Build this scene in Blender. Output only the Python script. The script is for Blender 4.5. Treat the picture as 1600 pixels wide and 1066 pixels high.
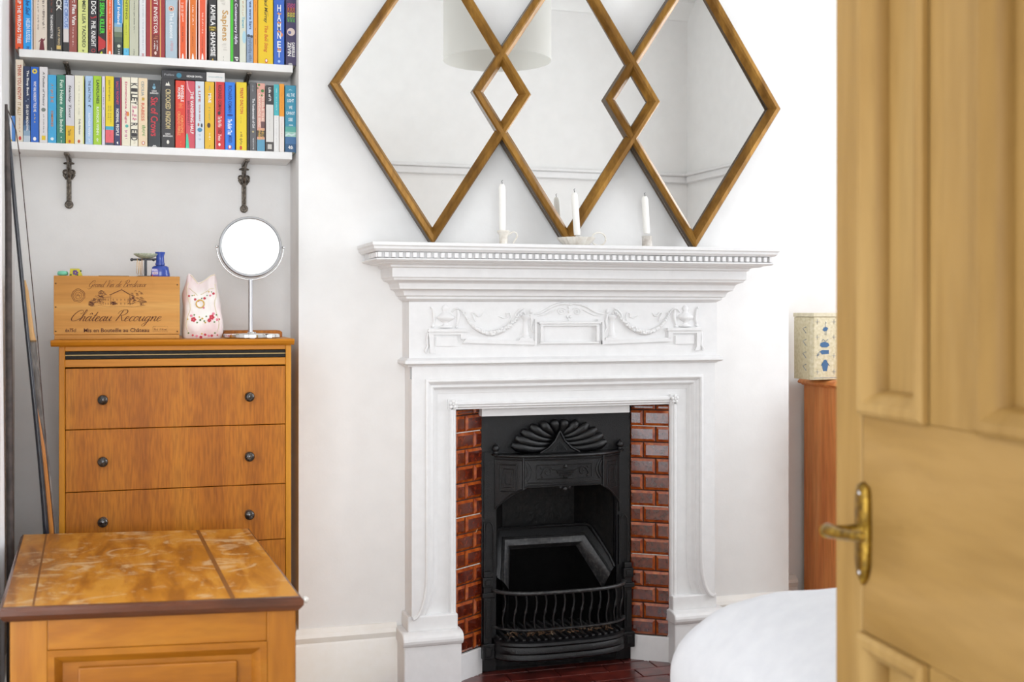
import bpy, bmesh, math, random
from math import sin, cos, pi, radians, sqrt, atan2
from mathutils import Vector, Matrix, noise

S = bpy.context.scene
for _o in list(bpy.data.objects):
    bpy.data.objects.remove(_o)

# ------------------------------------------------------------------ camera
# X runs along the chimney wall, Y towards it, Z up; the camera stands at X=0, Y=0.
YAW = radians(17.2)
FPX = 1850.0
CAMZ = 1.07
HORIZON = 485.0
cam_data = bpy.data.cameras.new('camera')
cam = bpy.data.objects.new('camera', cam_data)
S.collection.objects.link(cam)
cam.location = (0, 0, CAMZ)
cam.rotation_euler = (radians(90), 0, -YAW)
cam_data.sensor_width = 36
cam_data.lens = 36 * FPX / 1600
cam_data.shift_y = -(533 - HORIZON) / 1600
cam_data.clip_start = 0.05
cam_data.dof.use_dof = True
cam_data.dof.focus_distance = 3.35
cam_data.dof.aperture_fstop = 4.5
S.camera = cam

S.view_settings.view_transform = 'Standard'
S.view_settings.look = 'None'
S.view_settings.gamma = 1
S.view_settings.use_curve_mapping = False
S.view_settings.exposure = 0.19

world = bpy.data.worlds.new('sky')
S.world = world
world.use_nodes = True
world.node_tree.nodes['Background'].inputs[0].default_value = (0.90, 0.95, 1.0, 1)
world.node_tree.nodes['Background'].inputs[1].default_value = 1.6

def area_light(name, loc, rot, sx, sy, power, col=(1, 1, 1)):
    d = bpy.data.lights.new(name, 'AREA')
    d.shape = 'RECTANGLE'; d.size = sx; d.size_y = sy
    d.energy = power; d.color = col
    o = bpy.data.objects.new(name, d)
    S.collection.objects.link(o)
    o.location = loc; o.rotation_euler = rot
    return o
# daylight in the big side window, added frontal fill from the hall, and the pendant's bulb (made with the pendant)
area_light('window_daylight', (3.02, 2.35, 1.60), (0, radians(90), 0), 1.5, 1.35, 33, (0.955, 0.985, 1.04))
area_light('side_window_daylight', (-0.50, 1.70, 1.22), (0, radians(-90), 0), 2.0, 1.1, 16, (0.94, 0.98, 1.05))
area_light('hall_fill_light', (0.10, -1.66, 1.38), (radians(90), 0, 0), 1.9, 1.6, 52, (0.94, 0.98, 1.04))  # unseen lamp behind the camera, added to fill the room from the front

# ------------------------------------------------------------------ pixel rays -> places on real planes
def ray(px):
    u = (px - 800) / FPX
    return sin(YAW) + u * cos(YAW), cos(YAW) - u * sin(YAW)
def X_at(px, Y):
    a, b = ray(px)
    return Y * a / b
def Z_at(px, py, Y):
    a, b = ray(px)
    return CAMZ - (py - HORIZON) * (Y / b) / FPX
def P(px, py, Y):
    return Vector((X_at(px, Y), Y, Z_at(px, py, Y)))
def px_of(X, Y):
    z = X * sin(YAW) + Y * cos(YAW)
    return 800 + FPX * (X * cos(YAW) - Y * sin(YAW)) / z

# ------------------------------------------------------------------ materials
def C(h, k=1.0):
    h = h.lstrip('#')
    r = []
    for i in (0, 2, 4):
        c = int(h[i:i + 2], 16) / 255
        r.append((c / 12.92 if c <= .04045 else ((c + .055) / 1.055) ** 2.4) * k)
    return (r[0], r[1], r[2], 1)

def new_mat(name):
    m = bpy.data.materials.new(name)
    m.use_nodes = True
    nt = m.node_tree
    return m, nt, nt.nodes['Principled BSDF']

_plain = {}
def plain(hexcol, rough=0.55, metal=0.0, spec=0.5):
    k = (hexcol, rough, metal, spec)
    if k not in _plain:
        m, nt, b = new_mat('plain_' + hexcol.strip('#'))
        b.inputs['Base Color'].default_value = C(hexcol)
        b.inputs['Roughness'].default_value = rough
        b.inputs['Metallic'].default_value = metal
        b.inputs['Specular IOR Level'].default_value = spec
        _plain[k] = m
    return _plain[k]

def N(nt, t, **kw):
    n = nt.nodes.new(t)
    for k, v in kw.items():
        setattr(n, k, v)
    return n

def noisy(name, cols, scale=(5, 5, 5), nscale=4.0, detail=6, rough=0.5, bump=0.0, bscale=40.0, metal=0.0,
          dist=0.0, stops=None, coat=0.0, rough_var=0.0, spec=0.5):
    """principled surface whose colour wanders between the given tones"""
    m, nt, b = new_mat(name)
    tc = N(nt, 'ShaderNodeTexCoord'); mp = N(nt, 'ShaderNodeMapping')
    mp.inputs['Scale'].default_value = scale
    nt.links.new(tc.outputs['Object'], mp.inputs['Vector'])
    nz = N(nt, 'ShaderNodeTexNoise')
    nz.inputs['Scale'].default_value = nscale; nz.inputs['Detail'].default_value = detail
    nz.inputs['Distortion'].default_value = dist
    nt.links.new(mp.outputs['Vector'], nz.inputs['Vector'])
    cr = N(nt, 'ShaderNodeValToRGB')
    stops = stops or [0.3 + 0.4 * i / max(1, len(cols) - 1) for i in range(len(cols))]
    while len(cr.color_ramp.elements) < len(cols):
        cr.color_ramp.elements.new(0.5)
    for e, c, s in zip(cr.color_ramp.elements, cols, stops):
        e.position = s; e.color = C(c)
    nt.links.new(nz.outputs['Fac'], cr.inputs['Fac'])
    nt.links.new(cr.outputs['Color'], b.inputs['Base Color'])
    b.inputs['Roughness'].default_value = rough
    b.inputs['Metallic'].default_value = metal
    b.inputs['Coat Weight'].default_value = coat
    b.inputs['Coat Roughness'].default_value = 0.12
    b.inputs['Specular IOR Level'].default_value = spec
    if rough_var:
        mr = N(nt, 'ShaderNodeMapRange')
        mr.inputs['To Min'].default_value = rough - rough_var; mr.inputs['To Max'].default_value = rough + rough_var
        nt.links.new(nz.outputs['Fac'], mr.inputs['Value'])
        nt.links.new(mr.outputs['Result'], b.inputs['Roughness'])
    if bump:
        n2 = N(nt, 'ShaderNodeTexNoise'); n2.inputs['Scale'].default_value = bscale; n2.inputs['Detail'].default_value = 5
        nt.links.new(mp.outputs['Vector'], n2.inputs['Vector'])
        bp = N(nt, 'ShaderNodeBump'); bp.inputs['Strength'].default_value = bump; bp.inputs['Distance'].default_value = 0.004
        nt.links.new(n2.outputs['Fac'], bp.inputs['Height'])
        nt.links.new(bp.outputs['Normal'], b.inputs['Normal'])
    return m

def wood(name, cols, grain='Z', fine=60, coarse=5, stretch=14, rough=0.4, knots=None, coat=0.0, fine_amt=0.35, bump=0.08, gdark=0.62, kscale=3.0, spec=0.28):
    """long grain along one axis: coarse figure + fine pores, optional knots"""
    m, nt, b = new_mat(name)
    tc = N(nt, 'ShaderNodeTexCoord')
    def mapped(s):
        mp = N(nt, 'ShaderNodeMapping')
        v = [s, s, s]; v['XYZ'.index(grain)] = s / stretch
        mp.inputs['Scale'].default_value = v
        nt.links.new(tc.outputs['Object'], mp.inputs['Vector'])
        return mp
    a = mapped(coarse)
    n1 = N(nt, 'ShaderNodeTexNoise'); n1.inputs['Scale'].default_value = 2; n1.inputs['Detail'].default_value = 4; n1.inputs['Distortion'].default_value = 0.8
    nt.links.new(a.outputs['Vector'], n1.inputs['Vector'])
    cr = N(nt, 'ShaderNodeValToRGB')
    while len(cr.color_ramp.elements) < len(cols):
        cr.color_ramp.elements.new(0.5)
    for i, (e, c) in enumerate(zip(cr.color_ramp.elements, cols)):
        e.position = 0.28 + 0.44 * i / max(1, len(cols) - 1); e.color = C(c)
    nt.links.new(n1.outputs['Fac'], cr.inputs['Fac'])
    f = mapped(fine)
    n2 = N(nt, 'ShaderNodeTexNoise'); n2.inputs['Scale'].default_value = 3; n2.inputs['Detail'].default_value = 3
    nt.links.new(f.outputs['Vector'], n2.inputs['Vector'])
    c2 = N(nt, 'ShaderNodeValToRGB')
    c2.color_ramp.elements[0].position = 0.36; c2.color_ramp.elements[0].color = (gdark, gdark * .94, gdark * .86, 1)
    c2.color_ramp.elements[1].position = 0.6; c2.color_ramp.elements[1].color = (1, 1, 1, 1)
    nt.links.new(n2.outputs['Fac'], c2.inputs['Fac'])
    mx = N(nt, 'ShaderNodeMix', data_type='RGBA', blend_type='MULTIPLY')
    mx.inputs['Factor'].default_value = fine_amt
    nt.links.new(cr.outputs['Color'], mx.inputs['A']); nt.links.new(c2.outputs['Color'], mx.inputs['B'])
    out = mx.outputs['Result']
    if knots:
        v = N(nt, 'ShaderNodeTexVoronoi'); v.inputs['Scale'].default_value = kscale
        k = N(nt, 'ShaderNodeMapping'); s = [1, 1, 1]; s['XYZ'.index(grain)] = 0.45
        k.inputs['Scale'].default_value = s
        nt.links.new(tc.outputs['Object'], k.inputs['Vector']); nt.links.new(k.outputs['Vector'], v.inputs['Vector'])
        c3 = N(nt, 'ShaderNodeValToRGB')
        c3.color_ramp.elements[0].position = 0.02; c3.color_ramp.elements[0].color = (1, 1, 1, 1)
        c3.color_ramp.elements[1].position = 0.10; c3.color_ramp.elements[1].color = (0, 0, 0, 1)
        nt.links.new(v.outputs['Distance'], c3.inputs['Fac'])
        m2 = N(nt, 'ShaderNodeMix', data_type='RGBA')
        nt.links.new(c3.outputs['Color'], m2.inputs['Factor'])
        nt.links.new(out, m2.inputs['A']); m2.inputs['B'].default_value = C(knots)
        out = m2.outputs['Result']
    nt.links.new(out, b.inputs['Base Color'])
    b.inputs['Roughness'].default_value = rough
    b.inputs['Specular IOR Level'].default_value = spec
    b.inputs['Coat Weight'].default_value = coat; b.inputs['Coat Roughness'].default_value = 0.15
    bp = N(nt, 'ShaderNodeBump'); bp.inputs['Strength'].default_value = bump; bp.inputs['Distance'].default_value = 0.002
    nt.links.new(n2.outputs['Fac'], bp.inputs['Height']); nt.links.new(bp.outputs['Normal'], b.inputs['Normal'])
    return m

M = {}
M['wall'] = noisy('wall_paint', ['#f0efed', '#f4f3f1'], nscale=3, rough=0.85, bump=0.06, bscale=30)
M['ceiling'] = noisy('ceiling_paint', ['#f4f4f2', '#f7f7f5'], nscale=2, rough=0.9)
M['gloss_white'] = noisy('old_white_gloss', ['#e6e5e4', '#ebeae9'], nscale=8, rough=0.38, bump=0.10, bscale=10)
M['skirting'] = noisy('cream_skirting', ['#f7f4ed', '#faf8f3'], nscale=6, rough=0.42, bump=0.08, bscale=14)
M['shelf_white'] = noisy('shelf_white', ['#ecebe9', '#f2f1ef'], nscale=5, rough=0.45)
M['floor'] = noisy('beige_carpet', ['#cfc8bc', '#d9d3c8'], nscale=300, rough=0.95, bump=0.5, bscale=500)
M['iron'] = noisy('cast_iron', ['#040405', '#09090b', '#101012'], nscale=16, rough=0.33, bump=0.35, bscale=70, spec=0.42, rough_var=0.10)
M['iron_rough'] = noisy('sooty_iron', ['#060606', '#0d0c0c', '#1c1916'], nscale=9, rough=0.6, bump=0.8, bscale=14, spec=0.35)
M['iron_edge'] = noisy('worn_iron', ['#161617', '#262627', '#454341'], nscale=20, rough=0.38, bump=0.2, bscale=50, spec=0.5)
M['soot'] = noisy('soot', ['#020202', '#060505'], nscale=9, rough=0.9, bump=0.5, bscale=14, spec=0.1)
M['ash'] = noisy('ash_litter', ['#2b1c12', '#5a3c22', '#8a7a66'], nscale=30, rough=0.9, bump=0.9, bscale=30)
M['tile'] = noisy('oxblood_glaze', ['#3c1006', '#54190a', '#6c260e'], nscale=14, rough=0.14, coat=1.0, bump=0.08, bscale=9)
M['tile_edge'] = noisy('amber_glaze', ['#7a2c0b', '#9a4412', '#b25a1c'], nscale=12, rough=0.16, coat=1.0)
M['grout'] = noisy('dark_grout', ['#1c0d08', '#33170d'], nscale=20, rough=0.8)
M['grout_pale'] = noisy('pale_grout', ['#b9b4ac', '#d8d4cc'], nscale=20, rough=0.8)
M['hearth'] = noisy('hearth_tile', ['#3c120e', '#57201a', '#6c2c23'], nscale=6, rough=0.28, bump=0.08, coat=0.3)
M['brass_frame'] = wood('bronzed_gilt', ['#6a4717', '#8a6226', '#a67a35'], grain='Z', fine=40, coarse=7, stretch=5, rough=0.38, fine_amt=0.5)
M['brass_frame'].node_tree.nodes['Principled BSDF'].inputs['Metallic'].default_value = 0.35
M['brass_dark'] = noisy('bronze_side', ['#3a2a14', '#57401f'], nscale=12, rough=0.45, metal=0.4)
M['brass'] = noisy('aged_brass', ['#5c4413', '#8a6a20', '#b08c34'], nscale=18, rough=0.32, metal=0.75)
M['steel'] = plain('#c9c9c9', 0.16, 1.0)
M['chrome'] = plain('#e4e4e4', 0.06, 1.0)
M['candle'] = plain('#f6f4ee', 0.45)
M['wick'] = plain('#1b1917', 0.9)
M['dish'] = noisy('cream_glaze', ['#d8cfc2', '#ebe5da', '#f3efe7'], nscale=12, rough=0.3, coat=0.4)
M['dish_grey'] = noisy('stoneware', ['#b9b0a6', '#d5cfc7', '#e6e2dc'], nscale=12, rough=0.5)
M['oak'] = wood('golden_oak', ['#a85f10', '#b96d15', '#c67c1e'], grain='Z', fine=70, coarse=7, stretch=10, rough=0.45, fine_amt=0.6, gdark=0.55, coat=0.0)
M['oak_frame'] = wood('oak_frame', ['#bb7412', '#cb8519', '#d49024'], grain='Z', fine=50, coarse=5, stretch=16, rough=0.42, fine_amt=0.25, coat=0.0)
M['oak_h'] = wood('oak_rail', ['#b87014', '#c8801a', '#d08c26'], grain='X', fine=50, coarse=5, stretch=16, rough=0.42, fine_amt=0.25, coat=0.0)
M['ebony'] = noisy('ebonised_strip', ['#15120e', '#26211a'], nscale=20, rough=0.6, spec=0.25)
M['gold_line'] = plain('#b79a5a', 0.4)
M['knob'] = noisy('dark_knob', ['#14110f', '#2e2722', '#574b40'], nscale=25, rough=0.22, coat=0.5)
M['crate'] = wood('crate_pine', ['#c08338', '#cf9346', '#d8a256'], grain='X', fine=40, coarse=9, stretch=18, rough=0.5, fine_amt=0.3)
M['crate_ink'] = plain('#5a2c14', 0.7)
M['pine_top'] = None
M['pine'] = wood('pine_board', ['#864c0e', '#9c5f14', '#b0741e'], grain='X', fine=30, coarse=6, stretch=9, rough=0.35, fine_amt=0.35, knots='#5c2e10', kscale=4.5, coat=0.1)
M['pine_v'] = wood('pine_stile', ['#8a5010', '#a06216', '#b27622'], grain='Z', fine=30, coarse=6, stretch=9, rough=0.35, fine_amt=0.35, coat=0.1)
M['pine_edge'] = wood('pine_lid_edge', ['#43200c', '#5f3014', '#7c4420'], grain='X', fine=30, coarse=7, stretch=6, rough=0.3, coat=0.4)
M['cherry'] = wood('red_pine', ['#d67e44', '#e69250', '#eea666'], grain='Z', fine=30, coarse=8, stretch=10, rough=0.4, fine_amt=0.35, knots='#4c1d0d', kscale=3.3, coat=0.1)
M['door'] = wood('stripped_pine', ['#8f6d36', '#9f7c44', '#ac8b54'], grain='Z', fine=22, coarse=4, stretch=9, rough=0.5, fine_amt=0.22, knots='#7a5630', kscale=3.0)
M['door_h'] = wood('stripped_pine_rail', ['#8f6d36', '#9f7c44', '#a98650'], grain='Y', fine=22, coarse=4, stretch=9, rough=0.5, fine_amt=0.22, knots='#7a5630', kscale=2.6)
M['page'] = noisy('book_pages', ['#e6dcc6', '#efe7d6'], scale=(60, 2, 2), nscale=8, rough=0.8)
M['sheet'] = noisy('white_cotton', ['#cfcfd2', '#d6d6d8'], nscale=6, rough=0.85, bump=0.15, bscale=60)
def shade_mat():
    m, nt, b = new_mat('lamp_linen')
    d = N(nt, 'ShaderNodeBsdfDiffuse'); t = N(nt, 'ShaderNodeBsdfTranslucent'); mx = N(nt, 'ShaderNodeMixShader')
    d.inputs[0].default_value = C('#e9e8e4'); t.inputs[0].default_value = C('#e9e8e4'); mx.inputs[0].default_value = 0.5
    nt.links.new(d.outputs[0], mx.inputs[1]); nt.links.new(t.outputs[0], mx.inputs[2])
    nt.links.new(mx.outputs[0], nt.nodes['Material Output'].inputs[0])
    return m
M['shade'] = shade_mat()
M['sheet_white'] = noisy('white_curtain', ['#f1f1f3', '#f6f6f8'], nscale=6, rough=0.9)

def glass_mirror():
    m, nt, b = new_mat('silvered_glass')
    b.inputs['Base Color'].default_value = (0.93, 0.94, 0.93, 1)
    b.inputs['Metallic'].default_value = 1; b.inputs['Roughness'].default_value = 0.0
    return m
M['mirror'] = glass_mirror()
def pane_mat():
    m, nt, b = new_mat('window_glass')
    tr = N(nt, 'ShaderNodeBsdfTransparent'); gl = N(nt, 'ShaderNodeBsdfGlossy'); mx = N(nt, 'ShaderNodeMixShader')
    gl.inputs['Roughness'].default_value = 0.02
    mx.inputs[0].default_value = 0.06
    nt.links.new(tr.outputs[0], mx.inputs[1]); nt.links.new(gl.outputs[0], mx.inputs[2])
    nt.links.new(mx.outputs[0], nt.nodes['Material Output'].inputs[0])
    return m
M['pane'] = pane_mat()

# ------------------------------------------------------------------ mesh builder
class MB:
    """collects geometry in room coordinates and links it as ONE mesh object"""
    def __init__(s):
        s.v = []; s.f = []; s.m = []
    def add(s, verts, faces, mi=0):
        n = len(s.v)
        s.v += [tuple(p) for p in verts]
        s.f += [tuple(i + n for i in f) for f in faces]
        s.m += [mi] * len(faces)
        return s
    def box(s, x0, x1, y0, y1, z0, z1, mi=0):
        v = [(x, y, z) for x in (x0, x1) for y in (y0, y1) for z in (z0, z1)]
        f = [(0, 1, 3, 2), (4, 6, 7, 5), (0, 4, 5, 1), (2, 3, 7, 6), (0, 2, 6, 4), (1, 5, 7, 3)]
        return s.add(v, f, mi)
    def prism(s, poly, y0, y1, mi=0, axis='Y'):
        """polygon in XZ (axis Y), XY (axis Z) or YZ (axis X), extruded"""
        n = len(poly)
        def mk(a, b, c):
            return {'Y': (a, c, b), 'Z': (a, b, c), 'X': (c, a, b)}[axis]
        v = [mk(a, b, y0) for a, b in poly] + [mk(a, b, y1) for a, b in poly]
        f = [tuple(range(n)), tuple(range(2 * n - 1, n - 1, -1))]
        f += [(i, (i + 1) % n, n + (i + 1) % n, n + i) for i in range(n)]
        return s.add(v, f, mi)
    def grid(s, rows, close_u=False, close_v=False, mi=0, flip=False):
        """rows: list of equal-length point lists"""
        nr, nc = len(rows), len(rows[0])
        v = [p for r in rows for p in r]
        f = []
        for i in range(nr if close_v else nr - 1):
            for j in range(nc if close_u else nc - 1):
                a = i * nc + j; b = i * nc + (j + 1) % nc
                c = ((i + 1) % nr) * nc + (j + 1) % nc; d = ((i + 1) % nr) * nc + j
                f.append((a, b, c, d))
        return s.add(v, f, mi)
    def tube(s, pts, r, n=8, mi=0, caps=True, flat=1.0, up=None):
        """round bar through points; r a number or one per point; flat squashes it along 'up'"""
        pts = [Vector(p) for p in pts]
        rr = r if isinstance(r, (list, tuple)) else [r] * len(pts)
        rows = []
        ref = Vector(up) if up else None
        prev = None
        for i, p in enumerate(pts):
            t = (pts[min(i + 1, len(pts) - 1)] - pts[max(i - 1, 0)]).normalized()
            if ref is not None:
                a = (ref - t * ref.dot(t)).normalized()
            else:
                if prev is None:
                    a = t.orthogonal().normalized()
                else:
                    a = (prev - t * prev.dot(t)).normalized()
            prev = a
            b = t.cross(a)
            rows.append([p + a * (rr[i] * flat * cos(2 * pi * k / n)) + b * (rr[i] * sin(2 * pi * k / n)) for k in range(n)])
        k0 = len(s.v)
        s.grid(rows, close_u=True, mi=mi)
        if caps:
            s.f.append(tuple(k0 + k for k in range(n))); s.m.append(mi)
            s.f.append(tuple(k0 + (len(rows) - 1) * n + k for k in reversed(range(n)))); s.m.append(mi)
        return s
    def lathe(s, c, prof, n=24, mi=0, axis=(0, 0, 1), sx=1, sy=1, rib=None, caps=True):
        """prof: (radius, height) pairs turned about an axis through c"""
        c = Vector(c); ax = Vector(axis).normalized()
        a = ax.orthogonal().normalized() if abs(ax.z) < .99 else Vector((1, 0, 0))
        b = ax.cross(a)
        rows = []
        for r, h in prof:
            rows.append([c + ax * h + a * (r * sx * cos(2 * pi * k / n) * (rib(k, n, h) if rib else 1)) + b * (r * sy * sin(2 * pi * k / n) * (rib(k, n, h) if rib else 1)) for k in range(n)])
        k0 = len(s.v)
        s.grid(rows, close_u=True, mi=mi)
        if not caps: return s
        if prof[0][0] > 1e-5:
            s.f.append(tuple(k0 + k for k in range(n))); s.m.append(mi)
        if prof[-1][0] > 1e-5:
            s.f.append(tuple(k0 + (len(rows) - 1) * n + k for k in reversed(range(n)))); s.m.append(mi)
        return s
    def ball(s, c, rx, ry=None, rz=None, n=10, mi=0):
        ry = ry or rx; rz = rz or rx
        c = Vector(c)
        rows = []
        for i in range(n // 2 + 1):
            th = pi * i / (n // 2)
            rows.append([c + Vector((rx * sin(th) * cos(2 * pi * k / n), ry * sin(th) * sin(2 * pi * k / n), rz * cos(th))) for k in range(n)])
        return s.grid(rows, close_u=True, mi=mi)
    def text(s, string, o, xd, yd, w, h, mi=0, shear=0.0, fit=True, lift=0.0004):
        """lettering laid out from o along xd (width w) and yd (height h)"""
        tv, tf, bb = text_shape(string, shear)
        if not tv:
            return s
        o = Vector(o); xd = Vector(xd).normalized(); yd = Vector(yd).normalized(); nd = xd.cross(yd)
        bw = max(1e-6, bb[2] - bb[0]); bh = max(1e-6, bb[3] - bb[1])
        if fit:
            kx = w / bw; ky = h / bh
        else:
            kx = ky = min(w / bw, h / bh)
        v = [o + xd * ((x - bb[0]) * kx) + yd * ((y - bb[1]) * ky) + nd * lift for x, y in tv]
        return s.add(v, tf, mi)
    def build(s, name, mats, parent=None, loc=None, smooth=None, bevel=0.0, seg=2, solid=0.0):
        mats = mats if isinstance(mats, (list, tuple)) else [mats]
        me = bpy.data.meshes.new(name)
        base = Vector(loc) if loc is not None else (base_of(parent) if parent is not None else Vector((0, 0, 0)))
        me.from_pydata([(x - base.x, y - base.y, z - base.z) for x, y, z in s.v], [], s.f)
        for m in mats:
            me.materials.append(m)
        for p, mi in zip(me.polygons, s.m):
            p.material_index = mi
        bm = bmesh.new(); bm.from_mesh(me)
        bmesh.ops.remove_doubles(bm, verts=bm.verts, dist=1e-6)
        bmesh.ops.recalc_face_normals(bm, faces=bm.faces)
        bm.to_mesh(me); bm.free()
        if smooth is not None:
            for p in me.polygons:
                p.use_smooth = True
            me.set_sharp_from_angle(angle=radians(smooth))
        o = bpy.data.objects.new(name, me)
        S.collection.objects.link(o)
        if parent is not None:
            o.parent = parent
            o.location = base - base_of(parent)
        else:
            o.location = base
        BASE[o.name] = base
        if bevel:
            b = o.modifiers.new('edge', 'BEVEL'); b.width = bevel; b.segments = seg; b.limit_method = 'ANGLE'; b.angle_limit = radians(40)
        return o

BASE = {}
def base_of(o):
    return BASE[o.name]

_txt = {}
def text_shape(string, shear=0.0):
    k = (string, shear)
    if k not in _txt:
        cu = bpy.data.curves.new('lettering', 'FONT')
        cu.body = string; cu.resolution_u = 2; cu.shear = shear; cu.offset = 0.018
        ob = bpy.data.objects.new('lettering', cu)
        S.collection.objects.link(ob)
        dg = bpy.context.evaluated_depsgraph_get()
        me = bpy.data.meshes.new_from_object(ob.evaluated_get(dg))
        v = [(p.co.x, p.co.y) for p in me.vertices]
        f = [tuple(p.vertices) for p in me.polygons]
        bpy.data.objects.remove(ob); bpy.data.curves.remove(cu); bpy.data.meshes.remove(me)
        bb = (min(a for a, b in v), min(b for a, b in v), max(a for a, b in v), max(b for a, b in v)) if v else (0, 0, 1, 1)
        _txt[k] = (v, f, bb)
    return _txt[k]

def thing(name, loc, label, cat, group=None, kind=None):
    o = bpy.data.objects.new(name, None)
    o.empty_display_size = 0.05
    S.collection.objects.link(o)
    o.location = loc
    BASE[o.name] = Vector(loc)
    return tag(o, label, cat, group, kind)
def tag(o, label=None, cat=None, group=None, kind=None):
    if label: o['label'] = label
    if cat: o['category'] = cat
    if group: o['group'] = group
    if kind: o['kind'] = kind
    return o
def struct(o, label=None, cat=None):
    o['kind'] = 'structure'
    if label: o['label'] = label
    if cat: o['category'] = cat
    return o

def offset_path(pts, d):
    """offset an open 2-D path to its right-hand side by d with mitred corners"""
    out = []
    n = len(pts)
    for i, p in enumerate(pts):
        p = Vector(p)
        dirs = []
        if i > 0: dirs.append((p - Vector(pts[i - 1])).normalized())
        if i < n - 1: dirs.append((Vector(pts[i + 1]) - p).normalized())
        ns = [Vector((t.y, -t.x)) for t in dirs]
        if len(ns) == 1:
            out.append(p + ns[0] * d)
        else:
            b = (ns[0] + ns[1])
            b = b.normalized()
            out.append(p + b * (d / max(0.35, b.dot(ns[0]))))
    return out
# ================================================================== the room
LWX = -0.345      # left wall
RWX = 2.87        # window wall
BACKY = 3.53      # alcove back wall
BRY = 3.33        # face of the chimney breast
BX0, BX1 = 0.408, 1.95
CEIL = 2.72
OPX0, OPX1, OPZ = 0.825, 1.53, 0.80   # hole in the breast
CX = 1.177        # middle of the fireplace

struct(MB().box(-1.6, 3.1, -1.8, 3.7, -0.08, 0.0).build('floor', M['floor']), 'pale beige carpet floor under the furniture', 'floor')
struct(MB().box(-1.6, 3.1, -1.8, 3.7, CEIL, CEIL + .08).build('ceiling', M['ceiling']), 'plain white ceiling over the bedroom', 'ceiling')
w = MB()
w.box(LWX - .1, RWX + .1, BACKY, BACKY + .12, 0, CEIL)
struct(w.build('wall_back', M['wall']), 'white back wall of the alcoves beside the chimney breast', 'wall')
w = MB()
w.box(BX0, OPX0, BRY, BACKY, 0, CEIL)
w.box(OPX1, BX1, BRY, BACKY, 0, CEIL)
w.box(OPX0, OPX1, BRY, BACKY, OPZ, CEIL)
struct(w.build('wall_chimney_breast', M['wall']), 'white chimney breast standing forward behind the fireplace', 'wall')
SY0, SY1, SZ0, SZ1 = 1.15, 2.25, 0.20, 2.25
CUR0, CUR1 = 2.80, 2.945
w = MB().box(LWX - .1, LWX, 0.9, SY0, 0, CEIL)
w.box(LWX - .1, LWX, SY1, BACKY, 0, CEIL); w.box(LWX - .1, LWX, SY0, SY1, 0, SZ0); w.box(LWX - .1, LWX, SY0, SY1, SZ1, CEIL)
struct(w.build('wall_left', M['wall']), 'white side wall beside the bookshelves', 'wall')
# window wall with an opening
WY0, WY1, WZ0, WZ1 = 1.70, 3.00, 0.85, 2.35
w = MB()
w.box(RWX, RWX + .12, 0.5, WY0, 0, CEIL); w.box(RWX, RWX + .12, WY1, BACKY + .1, 0, CEIL)
w.box(RWX, RWX + .12, WY0, WY1, 0, WZ0); w.box(RWX, RWX + .12, WY0, WY1, WZ1, CEIL)
struct(w.build('wall_right', M['wall']), 'white wall with the big window over the bed', 'wall')
# wall the door hangs on, and the little hall the camera looks in from
DHX, DHY = 0.83, 0.70
w = MB()
w.box(0.86, RWX + .1, 0.66, 0.76, 0, CEIL)
struct(w.build('wall_door', M['wall']), 'white wall the pine door hangs on', 'wall')
w = MB()
w.box(-1.5, LWX - .1, 0.9, 1.0, 0, CEIL)
w.box(-1.6, -1.5, -1.8, 1.0, 0, CEIL)
w.box(1.6, 1.7, -1.8, 0.66, 0, CEIL)
w.box(-1.5, -0.85, -1.8, -1.7, 0, CEIL); w.box(1.05, 1.6, -1.8, -1.7, 0, CEIL)
w.box(-0.85, 1.05, -1.8, -1.7, 0, 0.7); w.box(-0.85, 1.05, -1.8, -1.7, 2.3, CEIL)
struct(w.build('wall_hall', M['wall']), 'white walls of the hall outside the bedroom', 'wall')

def window(name, axis, a0, a1, z0, z1, at, depth, label):
    t = thing(name, (at, (a0 + a1) / 2, z0) if axis == 'Y' else ((a0 + a1) / 2, at, z0), label, 'window', kind='structure')
    fr = MB(); gl = MB()
    def bx(mb, p0, p1, q0, q1, z0_, z1_):
        if axis == 'Y': mb.box(q0, q1, p0, p1, z0_, z1_)
        else: mb.box(p0, p1, q0, q1, z0_, z1_)
    q0, q1 = at + depth * .3, at + depth * .7
    bx(fr, a0, a0 + .05, q0, q1, z0, z1); bx(fr, a1 - .05, a1, q0, q1, z0, z1)
    bx(fr, a0 + .05, a1 - .05, q0, q1, z0, z0 + .06); bx(fr, a0 + .05, a1 - .05, q0, q1, z1 - .05, z1)
    zm = (z0 + z1) / 2; am = (a0 + a1) / 2
    bx(fr, a0 + .05, a1 - .05, q0, q1, zm - .02, zm + .02)
    bx(fr, am - .02, am + .02, q0, q1, z0 + .06, zm - .02); bx(fr, am - .02, am + .02, q0, q1, zm + .02, z1 - .05)
    qm = (q0 + q1) / 2
    bx(gl, a0 + .05, a1 - .05, qm - .002, qm + .002, z0 + .06, z1 - .05)
    fr.build('window_frame', M['shelf_white'], t, bevel=.004)
    gl.build('window_pane', M['pane'], t)
window('window_1', 'Y', WY0, WY1, WZ0, WZ1, RWX, .12, 'large white sash window over the bed')
window('window_2', 'X', -0.85, 1.05, 0.7, 2.3, -1.8, .10, 'added white window of the hall, unseen, for the frontal fill light')  # added opening for the fill light, out of view
window('window_3', 'Y', SY0, SY1, SZ0, SZ1, LWX - .1, .10, 'white window in the wall beside the bookshelves')
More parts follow.
